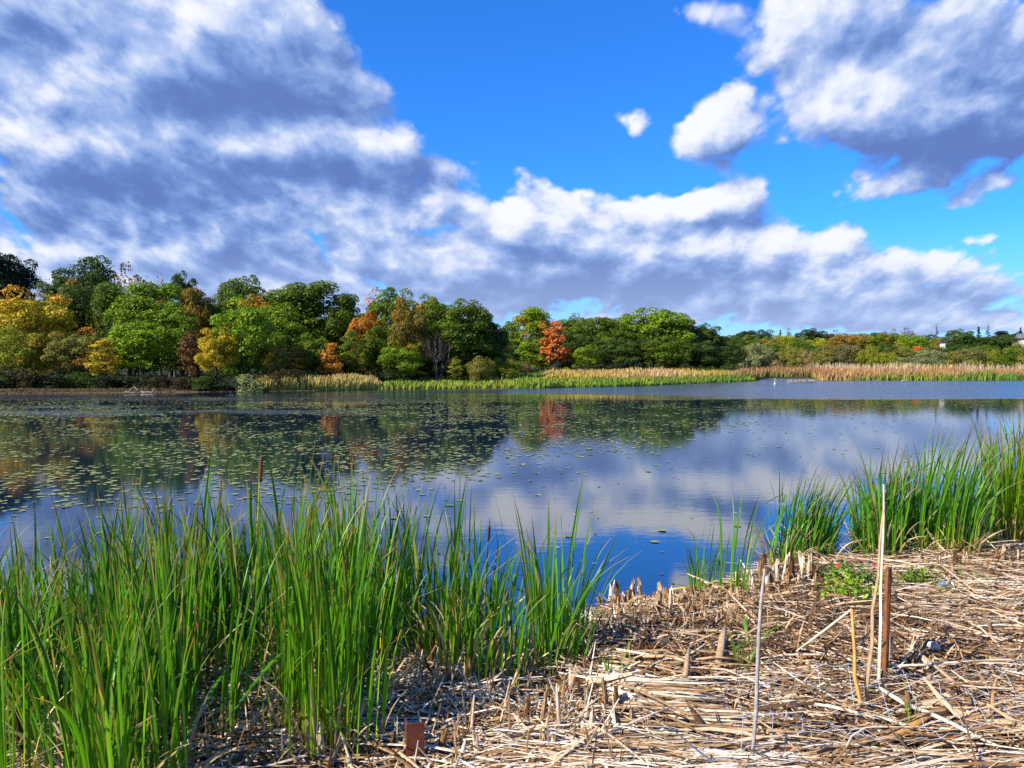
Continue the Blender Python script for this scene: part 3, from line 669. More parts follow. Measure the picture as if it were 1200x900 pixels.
# ------------------------------------------------------------------ far small things
def house(px, py_base, d, wdt, hgt_, dep, lab, rot=0.0, wall='white', nwin=3):
    p = at_d(px, py_base, d); root = empty('house', p, lab, 'house'); root.rotation_euler.z = rot
    b = MB(); b.box((0, 0, hgt_ / 2 - 3), (wdt, dep, hgt_ + 6)); b.build('wall', M[wall], root)
    b = MB(); rh = wdt * .3; e = .35
    for sgn in (-1, 1):
        x0 = sgn * (wdt / 2 + e)
        q = [(x0, -dep / 2 - e, hgt_ - .12), (0, -dep / 2 - e, hgt_ + rh), (0, dep / 2 + e, hgt_ + rh), (x0, dep / 2 + e, hgt_ - .12)]
        top = [(a[0], a[1], a[2] + .16) for a in q]
        b.face(q); b.face(top)
        for i_ in range(4): b.face([q[i_], q[(i_ + 1) % 4], top[(i_ + 1) % 4], top[i_]])
    b.face([(-wdt / 2, -dep / 2, hgt_), (wdt / 2, -dep / 2, hgt_), (0, -dep / 2, hgt_ + rh)]); b.face([(-wdt / 2, dep / 2, hgt_), (wdt / 2, dep / 2, hgt_), (0, dep / 2, hgt_ + rh)])
    rf = b.build('roof', M['roof'], root); c = MB(); c.box((wdt * .2, 0, hgt_ + rh), (.5, .5, 1.3)); c.build('chimney', M['beige'], rf)
    for k in range(nwin):
        x = (k - (nwin - 1) / 2) * wdt / nwin
        b = MB(); b.box((x, -dep / 2 - .04, hgt_ * .55), (.95, .08, 1.3)); wn = b.build('window', M['glass'], root)
        b = MB()
        for s_ in (-1, 1): b.box((x + s_ * .52, -dep / 2 - .06, hgt_ * .55), (.1, .13, 1.5)); b.box((x, -dep / 2 - .06, hgt_ * .55 + s_ * .7), (.94, .13, .1))
        b.box((x, -dep / 2 - .06, hgt_ * .55), (.06, .11, 1.3)); b.build('frame', M['white'], wn)
house(1117, 407, 184, 4.4, 1.3, 4, 'white house half hidden under the dark domed crown on the right')
house(1201, 404, 184, 3.6, 1.5, 4, 'pale house at the right edge among dark trees', wall='beige')
house(708, 424, 126, 6.5, 2.4, 6, 'pale house glimpsed through the centre wood', wall='white', nwin=4)

def boat(px, py, L, matname, seat, lab, rot):
    p = at_z(px, py, .12); root = empty('rowing_boat', p, lab, 'boat'); root.rotation_euler.z = rot
    b = MB(); st = [(-.5, .30, .0), (-.3, .42, 0), (0, .5, 0), (.3, .38, .02), (.5, .03, .12)]; rings = []
    for t, w_, zz in st:
        w2 = w_ * .9; x = t * L
        rings.append([(x, -w2, .38 + zz), (x, -w2 * .75, .05), (x, 0, -.05), (x, w2 * .75, .05), (x, w2, .38 + zz), (x, w2 * .88, .36 + zz), (x, w2 * .62, .1), (x, 0, .03), (x, -w2 * .62, .1), (x, -w2 * .88, .36 + zz)])
    for A, B in zip(rings, rings[1:]):
        for k in range(10): b.face([A[k], A[(k + 1) % 10], B[(k + 1) % 10], B[k]])
    b.face(rings[0]); b.face(rings[-1]); b.build('hull', M[matname], root)
    for x in (-.2, .15):
        s_ = MB(); s_.box((x * L, 0, .28), (.22, .74, .04)); s_.build('seat', M[seat], root)
boat(477, 451.5, 2.6, 'white', 'red', 'small white boat with reddish seats drawn up in the marsh grass', .15)
boat(449, 452, 1.5, 'white', 'blue', 'tiny white boat with blue seats at the end of the reed patch', 1.2)

def drift_log(px, py, L, lab, rot=.0, branches=3, r0=.13):
    p = at_z(px, py, .05); rr = random.Random(int(px)); b = MB()
    pts = [(-L / 2 + L * i_ / 5, rr.gauss(0, .06), rr.gauss(.05, .03)) for i_ in range(6)]
    b.tube(pts, [r0 * .7, r0, r0 * .95, r0 * .8, r0 * .6, r0 * .3], 8)
    for _ in range(branches):
        x = rr.uniform(-L * .4, L * .4); b.tube([(x, 0, .05), (x + rr.uniform(-.3, .3), .1, .25), (x + rr.uniform(-.5, .5), .1, rr.uniform(.35, .6))], [.05, .035, .015], 5)
    o = b.build('driftwood_log', M['log'], None, p, True); o.rotation_euler.z = rot; return meta(o, lab, 'log')
drift_log(153, 460.5, 1.0, 'whitish branched log at the left waterline below the bright yellow tree', .05, 2, .035)
drift_log(173, 460, 1.1, 'short bleached log right of the branched one at the left waterline', -.1, 1, .05)
drift_log(938, 448.3, 3.4, 'long bleached log with a row of birds in front of the right reed bed', .05, 2, .08)
drift_log(1060, 446.6, .9, 'small pale log lying against the front of the rust brown reeds', .0, 0, .12)
drift_log(1028, 446.6, .6, 'stubby pale log left of the other one at the rust brown reeds', .3, 2, .1)

def bird_mesh(white):
    root = None
def make_bird(loc, mat, lab, group, cat, name, s=1.0, neck=.30, rot=0.0):
    root = empty(name, loc, lab, cat, group); root.rotation_euler.z = rot; root.scale = (s, s, s)
    b = MB()
    b.tube([(-.34, 0, .13), (-.2, 0, .14), (0, 0, .15), (.16, 0, .17), (.22, 0, .26), (.25, 0, .26 + neck * .6), (.27, 0, .26 + neck), (.33, 0, .27 + neck), (.36, 0, .265 + neck)],
           [.02, .09, .13, .10, .05, .035, .045, .04, .015], 8)
    b.build('body', mat, root, None, True)
    b = MB(); b.tube([(.36, 0, .27 + neck), (.45, 0, .255 + neck)], [.02, .005], 5); b.build('beak', M['orange'], root)
    for sg in (-1, 1):
        b = MB(); b.tube([(.12, sg * .10, .19), (-.1, sg * .125, .18), (-.36, sg * .05, .16)], [.05, .07, .01], 6, flat=.5); b.build('wing', mat, root, None, True)
    return root
make_bird(at_z(908, 451.5, -.03), M['white'], 'white long-necked bird standing alone on the open water', None, 'bird', 'egret', .9, .5, 1.2)
for k in range(9):
    p = at_z(924 + k * 3.6, 448 - (k % 3) * .25, .17); p.y += .0
    make_bird(p, M['bird'], 'grey-brown waterfowl sitting in the row on the long bleached log', 'waterfowl on the bleached log', 'bird', 'waterfowl', .85, .12, random.uniform(0, 6))

# ------------------------------------------------------------------ lily pads
def pad_geo(r_, rr, seg=11):
    a0 = rr.uniform(0, 6.28); an = a0 + np.linspace(.22, 2 * math.pi - .22, seg)
    rad = r_ * (1 + .05 * np.sin(3 * an + a0))
    v = [(0, 0, .004)] + [(math.cos(a) * q, math.sin(a) * q, .006 + .012 * max(0, math.sin(2 * a + a0 * 3)) * rr.random()) for a, q in zip(an, rad)]
    f = [(0, i_ + 1, i_ + 2) for i_ in range(seg - 1)]
    return v, f
pads = []
rr = random.Random(11)
def pad_density(u_, d):
    py = HY + HC * FP / d; px = 600 + u_ * FP
    if py < 466 or py > 700: return 0
    edge = np.interp(px, [0, 200, 420, 560, 640, 760, 860, 1000, 1200], [610, 598, 585, 560, 548, 535, 505, 490, 482])
    dens = sm((edge - py) / 22 + .5) * np.interp(px, [0, 560, 700, 850, 1200], [1, 1, .75, .6, .25])
    dens = dens * np.interp(py, [466, 478, 490], [.5, .8, 1.0])
    return max(float(dens), .05 if px > 300 else .03)
tries = 0
while len(pads) < 12500 and tries < 150000:
    tries += 1
    d = math.sqrt(rr.uniform(8.5 ** 2, 52 ** 2)); u_ = rr.uniform(-.74, .72); x, y = u_ * d, d
    cl = .9 * float(nz(np.float64(x), np.float64(y), .28, 2)) + .9 * float(nz(np.float64(x), np.float64(y), 1.1, 5)) + .3 * float(nz(np.float64(x), np.float64(y), 3.1, 1))
    pr = pad_density(u_, d) * (.10 + .9 * float(sm(np.float64(cl * 1.3 + .42))))
    if rr.random() < pr and float(shore_near(np.float64(x), np.float64(y))) < -.25: pads.append((x, y, rr.uniform(.032, .078) * (1 + .2 * (d > 25))))
pads.sort(key=lambda p: p[1] / p[2])
PM = []
for k in range(14):
    v, f = pad_geo(.1, rr); n = len(v)
    PM.append(mesh('lily_pad', v, f, M['pad'], {'tone': np.full(n, rr.random())}))
for x, y, q in pads[:298]:
    o = link('lily_pad', PM[rr.randrange(14)], None, (x, y, .003 + rr.random() * .004)); o.rotation_euler.z = rr.uniform(0, 6.28); s_ = q / .1; o.scale = (s_, s_ * rr.uniform(.8, 1), s_)
    meta(o, 'round notched lily pad floating flat on the open water', 'lily pad', 'lily pads floating on the pond')
V, F, A = [], [], []
for x, y, q in pads[298:]:
    v, f = pad_geo(q, rr, 8); b0 = len(V); t_ = rr.random(); zz = rr.random() * .006
    V += [(a[0] + x, a[1] + y, a[2] + zz) for a in v]; F += [tuple(b0 + i_ for i_ in q_) for q_ in f]; A += [t_] * len(v)
meta(link('lily_pad_carpet', mesh('lily_pad_carpet', V, F, M['pad'], {'tone': A})), 'carpet of far lily pads over the tree reflections', 'lily pads', kind='stuff')
# fallen leaves drifting on the near water
n = 900; r = np.random.default_rng(21)
d = np.sqrt(r.uniform(36, 30 ** 2, n)); uu = r.uniform(-.3, .7, n); x = uu * d; k = shore_near(x, d) < -.2; x, y = x[k], d[k]; n = len(x)
P = np.stack([x, y, np.full(n, .006)], -1); V, F = leaves_at(P, np.tile([0, 0, 6.], (n, 1)), .028, r); V[:, 2] = np.clip(V[:, 2], .004, .03)
meta(link('floating_leaves', mesh('floating_leaves', V, F, M['straw'], {'tone': np.repeat(r.uniform(0, .8, n), 4)})), 'small brown leaf bits drifting on the blue water', 'leaves', kind='stuff')

# ------------------------------------------------------------------ cattails
def cattail_mesh(seed, nl, h, spread, wd, lean=0.0, name='leaf_blades', mat='cat', droop=.12, K=11, lo=.40, rb=.19):
    r = np.random.default_rng(seed)
    a = r.uniform(0, 6.28, nl); t = np.linspace(0, 1, K)[None, :]
    hh = h * r.uniform(lo, 1.05, nl)[:, None]
    out = (spread * r.uniform(.3, 1.3, nl))[:, None] * t ** 1.7 * hh + droop * r.uniform(0, 1, nl)[:, None] ** 3 * np.maximum(t - .6, 0) ** 2 * hh * 6
    b0 = r.uniform(.01, rb, nl)[:, None]
    kk = (r.uniform(0, 1, nl) < .16)[:, None] * np.maximum(t - r.uniform(.5, .85, nl)[:, None], 0) * hh
    out = out + kk * .8
    x = np.cos(a)[:, None] * (b0 + out) + lean * t ** 2 * hh; y = np.sin(a)[:, None] * (b0 + out)
    z = t * hh - .4 * out * t - .04 - kk * 1.3
    C = np.stack([x, y, z], -1)
    T_ = norm(np.gradient(C, axis=1))
    s0 = r.uniform(0, 3.14, nl)[:, None] + r.normal(0, .9, nl)[:, None] * t
    S = np.stack([np.cos(s0), np.sin(s0), 0 * s0], -1); S = norm(S - T_ * (S * T_).sum(-1, keepdims=True)); Nn = np.cross(T_, S)
    W = wd * .5 * r.uniform(.7, 1.2, nl)[:, None] * np.minimum(1, np.minimum(.65 + t * 1.5, (1.02 - t) * 3.2 + .03))
    V, F = ribbon(C, S, W, Nn, .5)
    return mesh(name, V, F, M[mat], {'along': np.repeat(np.broadcast_to(t, (nl, K)), 3, axis=1).ravel(), 'tone': np.repeat(r.uniform(0, 1, nl), K * 3)}, smooth=False)
CM = [cattail_mesh(100 + k, 13 + k % 5, 1.5, .035 + .03 * (k % 3), .0165, lean=-.08 + .055 * (k % 4), droop=.16) for k in range(18)]
CW = [cattail_mesh(140 + k, 11, 1.5, .035, .0145, lean=.10 + .07 * (k % 3), droop=.12) for k in range(8)]
CD = [cattail_mesh(170 + k, 11, .62, .40, .014, lean=.05, name='dead_leaves', mat='dead', droop=.35) for k in range(8)]
CS = [cattail_mesh(190 + k, 8, .55, .22, .013, lean=.05, name='leaf_blades', mat='grass', rb=.04, lo=.6) for k in range(5)]
b = MB(); b.tube([(0, 0, 0), (.02, 0, .9), (.05, 0, 1.42)], [.006, .005, .003], 6); SHM = b.build('stem', M['yel']); SHM.parent = None; stem_me = SHM.data; bpy.data.objects.remove(SHM)
b = MB(); b.tube([(.045, 0, 1.25), (.047, 0, 1.27), (.055, 0, 1.42), (.058, 0, 1.44), (.06, 0, 1.52)], [.004, .012, .012, .004, .002], 8); SHM = b.build('seed_head', M['seed']); head_me = SHM.data; bpy.data.objects.remove(SHM)
ncat = [0]
cr_ = random.Random(5)
def cattail(x, y, h, lab, grp, windy=False, tint=(1, 1, 1), head=False, dead=True, sc=1.0):
    z = float(hgt(x, y)); z = max(z, -.35)
    o = empty('cattail', (x, y, z), lab, 'cattail', grp); o.rotation_euler.z = cr_.uniform(-.5, .5) if windy else cr_.uniform(-.9, .9)
    l_ = link('leaf_blades', cr_.choice(CW if windy else CM), o); s_ = h / 1.45; l_.scale = (sc, sc, s_)
    j = cr_.uniform(.8, 1.2); l_.color = (tint[0] * j, tint[1] * j, tint[2] * j, 1)
    if dead: q = link('dead_leaves', cr_.choice(CD), o); q.scale = (1, 1, cr_.uniform(.5, 1.2)); q.rotation_euler.z = cr_.uniform(0, 6.28)
    if head: link('stem', stem_me, o).scale = (1, 1, s_); link('seed_head', head_me, o).scale = (1, 1, s_)
    ncat[0] += 1; return o
def top_h(px, top, x, y):                     # plant height that reaches a given line of the photo
    return HC - (top - HY) / FP * y - float(hgt(x, y))
LT_X = [-60, 0, 60, 120, 190, 215, 245, 300, 335, 380, 432, 470, 540, 575, 610]
LT_Y = [600, 592, 590, 580, 545, 520, 570, 560, 530, 548, 545, 560, 560, 610, 640]
cnt = 0
GL = 'tall green cattail in the big dense stand along the lower left shore'
while cnt < 186:
    px = cr_.uniform(-50, 600); py = cr_.uniform(738, 930)
    if cnt > 160: px = cr_.uniform(-40, 200); py = cr_.uniform(860, 1040)
    if cnt <= 160 and cr_.random() > np.interp(py, [738, 800, 860, 930], [1, 1, .6, .4]): continue
    if px < 230 and py < 800 and cr_.random() < .75: continue
    if 205 < px < 330 and py > 815 and cr_.random() < .8: continue
    if px > 420 and py > 835: continue
    p = at_z(px, py, .06); tp = np.interp(px + (py - 800) * .0, LT_X, LT_Y) + abs(cr_.gauss(0, 80 if px < 200 else 52)) - 34 + (45 if py > 860 else 0) + max(0, py - 850) * .15
    h = top_h(px, tp, p.x, p.y); h = min(max(h, .7), 1.75)
    if px > 440 and py > 800: h = min(h, cr_.uniform(.6, 1.0))
    cattail(p.x, p.y, h, GL, 'cattails of the lower left stand', tint=cr_.choice([(1, 1, 1), (.75, .8, .9), (.9, .9, .8), (1.6, 1.25, .8), (1.25, 1.1, .8)]), head=(cnt in (20, 77))); cnt += 1
for k, (px, py, tp) in enumerate([(641, 800, 575), (650, 790, 552), (656, 802, 580), (663, 796, 600), (668, 800, 612), (647, 806, 620)]):
    p = at_z(px, py, .05); cattail(p.x, p.y, top_h(px, tp, p.x, p.y), 'green cattail of the lone tuft bending right over the blue water', 'cattails of the lone bending tuft', windy=k > 2, tint=(1.15, 1.1, 1))
p = at_z(864, 722, .05); cattail(p.x, p.y, top_h(864, 568, p.x, p.y), 'tall thin cattail standing by itself left of the cut stubs', None, dead=False)
for px, py, tp in ((822, 716, 610), (832, 708, 600), (818, 700, 630)):
    p = at_z(px, py, -.02); cattail(p.x, p.y, top_h(px, tp, p.x, p.y), 'faint thin cattail rising from the water left of the tall thin one', 'thin cattails in the water', dead=False, sc=.7)
def stand(n, xa, xb, ya, yb, tops, lab, grp, windy, tints):
    for _ in range(n):
        px = cr_.uniform(xa, xb); py = cr_.uniform(ya, yb); p = at_z(px, py, .0)
        tp = np.interp(px, *tops) + abs(cr_.gauss(0, 20)) - 10; h = min(max(top_h(px, tp, p.x, p.y), .5), 1.75)
        cattail(p.x, p.y, h, lab, grp, windy=windy and cr_.random() < .8, tint=cr_.choice(tints), sc=1.15)
stand(22, 905, 962, 655, 686, ([900, 930, 970], [560, 545, 560]), 'green cattail blown to the right in the clump behind the cut stubs', 'cattails of the wind-blown clump', True, [(1, 1, 1), (.8, .9, .9)])
stand(30, 1012, 1070, 648, 682, ([1010, 1040, 1080], [545, 520, 505]), 'green cattail in the dense clump behind the brown post', 'cattails behind the brown post', True, [(.9, .95, 1), (1.1, 1.05, .9)])
stand(30, 1070, 1150, 640, 680, ([1070, 1090, 1150], [500, 492, 505]), 'tall green cattail in the stand right of the brown post', 'cattails right of the brown post', True, [(.9, .95, 1), (1.2, 1.1, .8)])
stand(32, 1148, 1230, 620, 655, ([1148, 1180, 1230], [505, 478, 470]), 'yellowing cattail in the thick stand at the right edge', 'yellowing cattails at the right edge', False, [(1.7, 1.15, .7), (1.3, 1.1, .8), (2.2, 1.2, .7)])
def tuft(px, py, h, lab, k, sc=1.0):
    p = at_g(px, py); o = empty('grass_tuft', p, lab, 'grass tuft'); l_ = link('leaf_blades', CS[k % 5], o); l_.scale = (sc, sc, h / .5)
tuft(720, 812, .34, 'dark green grass tuft left of the pale stalk bundle', 0)
tuft(872, 800, .33, 'bright green grass tuft left of the thin grey stick', 1, 1.3)
tuft(884, 770, .32, 'arching green blades just behind the bright green tuft', 2, 1.8)
tuft(1075, 868, .30, 'thin green shoot standing in the wire netting', 3, .6)
tuft(1136, 690, .26, 'small upright green tuft right of the brown post near the cattails', 4, .9)
tuft(496, 862, .28, 'green blades growing beside the rusty steel post', 2, .8)
tuft(375, 842, .5, 'yellow-based green tuft at the open straw patch', 3, .8)
tuft(562, 800, .6, 'short broad-bladed green tuft in front of the left stand', 1, 1.0)
tuft(800, 722, .16, 'few green blades on the straw mound at the waterline', 0, 1.2)

# ------------------------------------------------------------------ straw litter
def straws(n, xa, xb, ya, yb, Lr, Wr, angf, toner, seed, zr=(.0, .12), tilt=.12, smin=-.15, dens=None):
    r = np.random.default_rng(seed)
    x = r.uniform(xa, xb, n * 3); y = r.uniform(ya, yb, n * 3)
    k = (shore_near(x, y) > smin) & (np.abs(x) < y * .78 + 1.0)
    if dens is not None: k &= r.uniform(0, 1, n * 3) < dens(x, y)
    x, y = x[k][:n], y[k][:n]; n = len(x)
    L = r.uniform(0, 1, n) ** 1.8 * (Lr[1] - Lr[0]) + Lr[0]; a = angf(x, y, r, n)
    K = 4; t = np.linspace(-.5, .5, K)[None, :]
    dx, dy = np.cos(a)[:, None], np.sin(a)[:, None]; cv = r.normal(0, .12, n)[:, None]
    al = t * L[:, None]; pe = cv * (t * t * 4 - .5) * L[:, None] * .5
    X_ = x[:, None] + dx * al - dy * pe; Y_ = y[:, None] + dy * al + dx * pe
    zb = (r.uniform(0, 1, n) ** 1.4 * (zr[1] - zr[0]) + zr[0])[:, None]
    Zg = hgt(X_, Y_); Z_ = np.maximum(Zg + .006, hgt(x, y)[:, None] + zb + al * r.normal(0, tilt, n)[:, None] - .1 * np.abs(t) * L[:, None])
    C = np.stack([X_, Y_, Z_], -1); T_ = norm(np.gradient(C, axis=1))
    rl = r.normal(0, .45, n)[:, None]
    S = np.stack([-dy * np.cos(rl) + 0 * t, dx * np.cos(rl) + 0 * t, np.sin(rl) + 0 * t], -1); Nn = np.cross(T_, S); Nn *= np.sign(Nn[..., 2:3] + 1e-6)
    W = .5 * (Wr[0] + (Wr[1] - Wr[0]) * r.uniform(0, 1, n) ** 2.2)[:, None] * np.array([[.55, 1, 1, .5]])
    V, F = ribbon(C, S, W, Nn, .7)
    tone = np.clip(toner[0] + (toner[1] - toner[0]) * r.uniform(0, 1, n) + .08 * nz(x, y, 2.0), 0, 1)
    return V, F, np.repeat(tone, K * 3)
def stack(parts):
    Vs, Fs, As, o = [], [], [], 0
    for V, F, a in parts: Vs.append(V); Fs.append(F + o); As.append(a); o += len(V)
    return np.concatenate(Vs), np.concatenate(Fs), np.concatenate(As)
def ang_any(x, y, r, n): return r.uniform(0, 3.14, n)
def ang_flow(x, y, r, n): return .35 * nz(x, y, .9) + r.normal(0, .35, n) - .1
def ang_right(x, y, r, n): return -.7 + .5 * nz(x, y, .7) + r.normal(0, .5, n)
def ang_front(x, y, r, n): return .08 + .12 * (x - 1) + r.normal(0, .16, n)
def d_front(x, y): return (y < 3.92 + .2 * nz(x, y, 1.7)) * (x > .0) * 1.0
parts = [straws(15000, -4, 8, 3.3, 9.6, (.06, .45), (.005, .022), ang_any, (.0, .9), 1, zr=(0, .10), tilt=.25),
         straws(7000, -3.5, 7.5, 3.3, 9.4, (.15, .8), (.005, .017), ang_flow, (.15, .95), 2, zr=(.02, .12), tilt=.2),
         straws(7500, 1.6, 8, 4.3, 9.6, (.15, .7), (.004, .010), ang_right, (.35, 1), 3, zr=(.02, .10)),
         straws(3200, 0, 5, 3.3, 4.9, (.3, 1.1), (.006, .016), ang_front, (.45, 1), 4, zr=(.05, .12), tilt=.04, dens=d_front),
         straws(4500, -3.5, .8, 3.4, 6.2, (.1, .5), (.008, .024), ang_any, (.45, 1), 8, zr=(.03, .12), tilt=.2),
         straws(1700, -3, 7, 3.4, 9.0, (.35, .9), (.014, .028), ang_any, (.15, .9), 5, zr=(.02, .14), tilt=.25),
         straws(2600, -3.5, 7, 3.3, 8.5, (.5, 1.3), (.008, .020), ang_flow, (.25, .95), 7, zr=(.05, .14), tilt=.08),
         straws(5000, .4, 3.2, 5.0, 7.4, (.06, .3), (.006, .022), ang_any, (.0, .75), 6, zr=(.03, .16), tilt=.4)]
# short upright broken stems all over
def uprights(n, xa, xb, ya, yb, hr, wr, tr, seed, smin=.0, dens=None):
    r = np.random.default_rng(seed); x = r.uniform(xa, xb, n); y = r.uniform(ya, yb, n); k = (shore_near(x, y) > smin) & (np.abs(x) < y * .75 + .6)
    if dens is not None: k &= r.uniform(0, 1, n) < dens(x, y)
    x, y = x[k], y[k]; n = len(x); h = r.uniform(*hr, n); K = 3; t = np.linspace(0, 1, K)[None, :, None]
    tl = r.normal(0, .35, (n, 1, 2)); C = np.stack([x, y, hgt(x, y)], -1)[:, None, :] + np.concatenate([tl * t, np.broadcast_to(t, (n, K, 1))], -1) * h[:, None, None]
    a = r.uniform(-.8, .8, n); S = np.stack([np.cos(a), np.sin(a), 0 * a], -1)[:, None, :].repeat(K, 1); Nn = np.stack([np.sin(a), -np.cos(a), 0 * a], -1)[:, None, :].repeat(K, 1)
    W = .5 * r.uniform(*wr, (n, 1)) * np.array([[1, .9, .5]]); V, F = ribbon(C, S, W, Nn, .8)
    return V, F, np.repeat(r.uniform(*tr, n), K * 3)
parts += [uprights(1800, -4, .6, 3.6, 7.0, (.08, .3), (.008, .02), (.3, .95), 33), uprights(3000, -4, 7.5, 3.5, 9.2, (.04, .16), (.008, .026), (.1, .8), 31), uprights(1200, .3, 1.9, 5.6, 7.2, (.06, .2), (.01, .03), (.2, .85), 32, smin=-.1)]
V, F, A = stack(parts)
meta(link('straw_litter', mesh('straw_litter', V, F, M['straw'], {'tone': A})), 'tangled mat of dead cattail straw covering the bank', 'straw', kind='stuff')

# ------------------------------------------------------------------ cut stubs, one object each
def stub_me(seed):
    r = random.Random(seed); b = MB(); seg = 10; rings = []
    for i_, t in enumerate((0, .4, .8, 1.0)):
        for k in range(seg):
            a = 2 * math.pi * k / seg; q = .014 * (1.15 - .3 * t) * (1 + .08 * math.sin(3 * a + seed))
            zz = t * .2 - (.03 * t) + (r.uniform(-.035, .02) if i_ == 3 else 0)
            b.v.append((math.cos(a) * q + .02 * t * math.sin(seed), math.sin(a) * q * .75, zz))
    for i_ in range(3):
        for k in range(seg): b.f.append((i_ * seg + k, i_ * seg + (k + 1) % seg, (i_ + 1) * seg + (k + 1) % seg, (i_ + 1) * seg + k))
    n = len(b.v); 
    for k in range(seg): v_ = b.v[3 * seg + k]; b.v.append((v_[0] * .6, v_[1] * .6, .14))
    for k in range(seg): b.f.append((3 * seg + k, 3 * seg + (k + 1) % seg, n + (k + 1) % seg, n + k))
    b.f.append(tuple(n + k for k in range(seg)))
    nv = len(b.v); me = bpy.data.meshes.new('cut_stub'); me.from_pydata(b.v, [], b.f); me.materials.append(M['straw'])
    at = me.attributes.new('tone', 'FLOAT', 'POINT'); at.data.foreach_set('value', [min(1, max(0, .5 + .3 * math.sin(seed * 7) + .25 * math.sin(k * 2.1 + seed))) for k in range(nv)])
    me.update(); return me
SM = [stub_me(k) for k in range(9)]
sr = random.Random(9)
def stub(px, py, hpx, wpx, lab, grp, lean=None):
    p = at_g(px, py); o = link('cut_stub', sr.choice(SM), None, (p.x, p.y, p.z - .02)); m = p.y / FP
    o.scale = (wpx * m / .028, wpx * m / .028, (hpx * m + .02) / .18); o.rotation_euler = (sr.gauss(0, .08), lean if lean is not None else sr.gauss(0, .1), sr.uniform(0, 6.28) if lean is None else 0)
    meta(o, lab, 'stub', grp)
for k in range(34): stub(862 + k * 2.9 + sr.uniform(-2, 2), 694 + sr.uniform(-10, 14) - max(0, k - 20) * .3, sr.uniform(24, 44), sr.uniform(4.5, 8), 'pale cut cattail stub in the picket-like row under the wind-blown clump', 'stubs in the picket-like row')
for k in range(16): stub(706 + k * 8.2 + sr.uniform(-4, 4), 728 + sr.uniform(-10, 12), sr.uniform(28, 50), sr.uniform(4.5, 8), 'thin cut cattail stub on the straw mound beside the blue water', 'stubs on the mound by the water')
for px, py, h, w_ in ((633, 868, 60, 8), (644, 850, 44, 6), (657, 880, 70, 6), (668, 838, 38, 5), (612, 860, 46, 7), (681, 842, 48, 5), (692, 846, 40, 6), (702, 850, 34, 8), (714, 850, 54, 8), (724, 852, 48, 8), (741, 868, 36, 7), (594, 858, 44, 7), (762, 876, 32, 6), (694, 876, 44, 9), (648, 894, 30, 8), (729, 888, 36, 6)):
    stub(px, py, h, w_, 'thick tan cut stub standing between the left stand and the pale stalk bundle', 'thick stubs in the foreground')
for px, py, h, w_ in ((365, 905, 55, 10), (378, 908, 60, 9), (455, 900, 40, 7), (512, 898, 42, 8), (560, 905, 40, 8), (575, 898, 30, 6), (430, 880, 34, 6)):
    stub(px, py, h, w_, 'cut stub at the bottom near the rusty steel post', 'stubs near the rusty steel post')
for k in range(14): stub(1085 + k * 8 + sr.uniform(-4, 4), 668 + sr.uniform(-8, 10), sr.uniform(14, 28), sr.uniform(3, 6), 'short cut stub at the foot of the right cattails', 'stubs at the foot of the right cattails')

# ------------------------------------------------------------------ single stalks, posts, wire
def stalk(pts, rad, mat, lab, cat='stalk', name='dry_stalk', flat=1.0, grp=None, seg=6):
    o = MB(); base = Vector(pts[0]); o.tube([Vector(p) - base for p in pts], rad, seg, flat=flat)
    return meta(o.build(name, M[mat], None, base, True), lab, cat, grp)
def up(px, py, tpx, tpy, dy=0.0, n=6, wob=.012, seed=0):
    """standing stalk: foot at a ground position, tip above it"""
    p = at_g(px, py); d = p.y + dy; e = at_d(tpx, tpy, d); r_ = random.Random(seed); out = []
    for i_ in range(n): t = i_ / (n - 1); q = p.lerp(e, t); out.append(q + Vector((r_.gauss(0, wob) if 0 < i_ < n - 1 else 0, 0, -.04 if i_ == 0 else 0)))
    return out
stalk(up(882, 915, 898, 668, .1, 7, .006, 1), [.010, .010, .011, .010, .010, .009, .006], 'grey', 'thin grey stick standing upright left of the brown post')
stalk(up(1010, 850, 1001, 716, .15, 6, .008, 2), [.012, .013, .012, .010, .010, .008], 'orange', 'short orange-tan stalk with a broken tip left of the brown post')
stalk([at_d(1001, 716, 4.67), at_d(968, 742, 4.75), at_d(936, 766, 4.8)], [.007, .008, .005], 'cream', 'pale broken stem hanging from the short orange-tan stalk')
stalk(up(1017, 838, 1037, 598, .1, 7, .008, 3), [.022, .020, .016, .015, .013, .010, .007], 'tan', 'tall tan stalk rising left of the brown post to the cattail tops', flat=.6)
stalk(up(1034, 815, 1037, 568, .12, 7, .006, 4), [.018, .017, .015, .014, .012, .010, .006], 'cream', 'tallest pale flattened stalk standing against the brown post', flat=.5)
stalk(up(1046, 800, 1047, 690, .05, 4, .003, 6), [.006, .006, .005, .004], 'grey', 'thin dark stem right against the brown post')
p = at_g(1041, 806); b = MB(); hz_ = 138 / FP * p.y; 
b.box((0, 0, hz_ / 2 - .05), (.029, .027, hz_ + .1)); b.box((-.003, -.001, hz_ + .006), (.016, .021, .014))
for k in range(5): b.box((-.011 + k * .0055, -.015, hz_ * (.3 + .12 * k)), (.003, .003, hz_ * (.5 + .1 * (k % 2))))
o = meta(b.build('wooden_post', M['wood'], None, p), 'reddish brown square wooden post standing in the straw', 'post'); o.rotation_euler = (0, R(1.5), .35)
p = at_g(486, 912); b = MB(); H_ = 62 / FP * p.y
prof = [(-.045, -.02), (.045, -.02), (.045, -.012), (-.037, -.012), (-.037, .05), (-.045, .05)]
lo = [(x_, y_, -.1) for x_, y_ in prof]; hi = [(x_, y_, H_) for x_, y_ in prof]
b.face(hi); b.face(lo[::-1])
for k in range(6): b.face([lo[k], lo[(k + 1) % 6], hi[(k + 1) % 6], hi[k]])
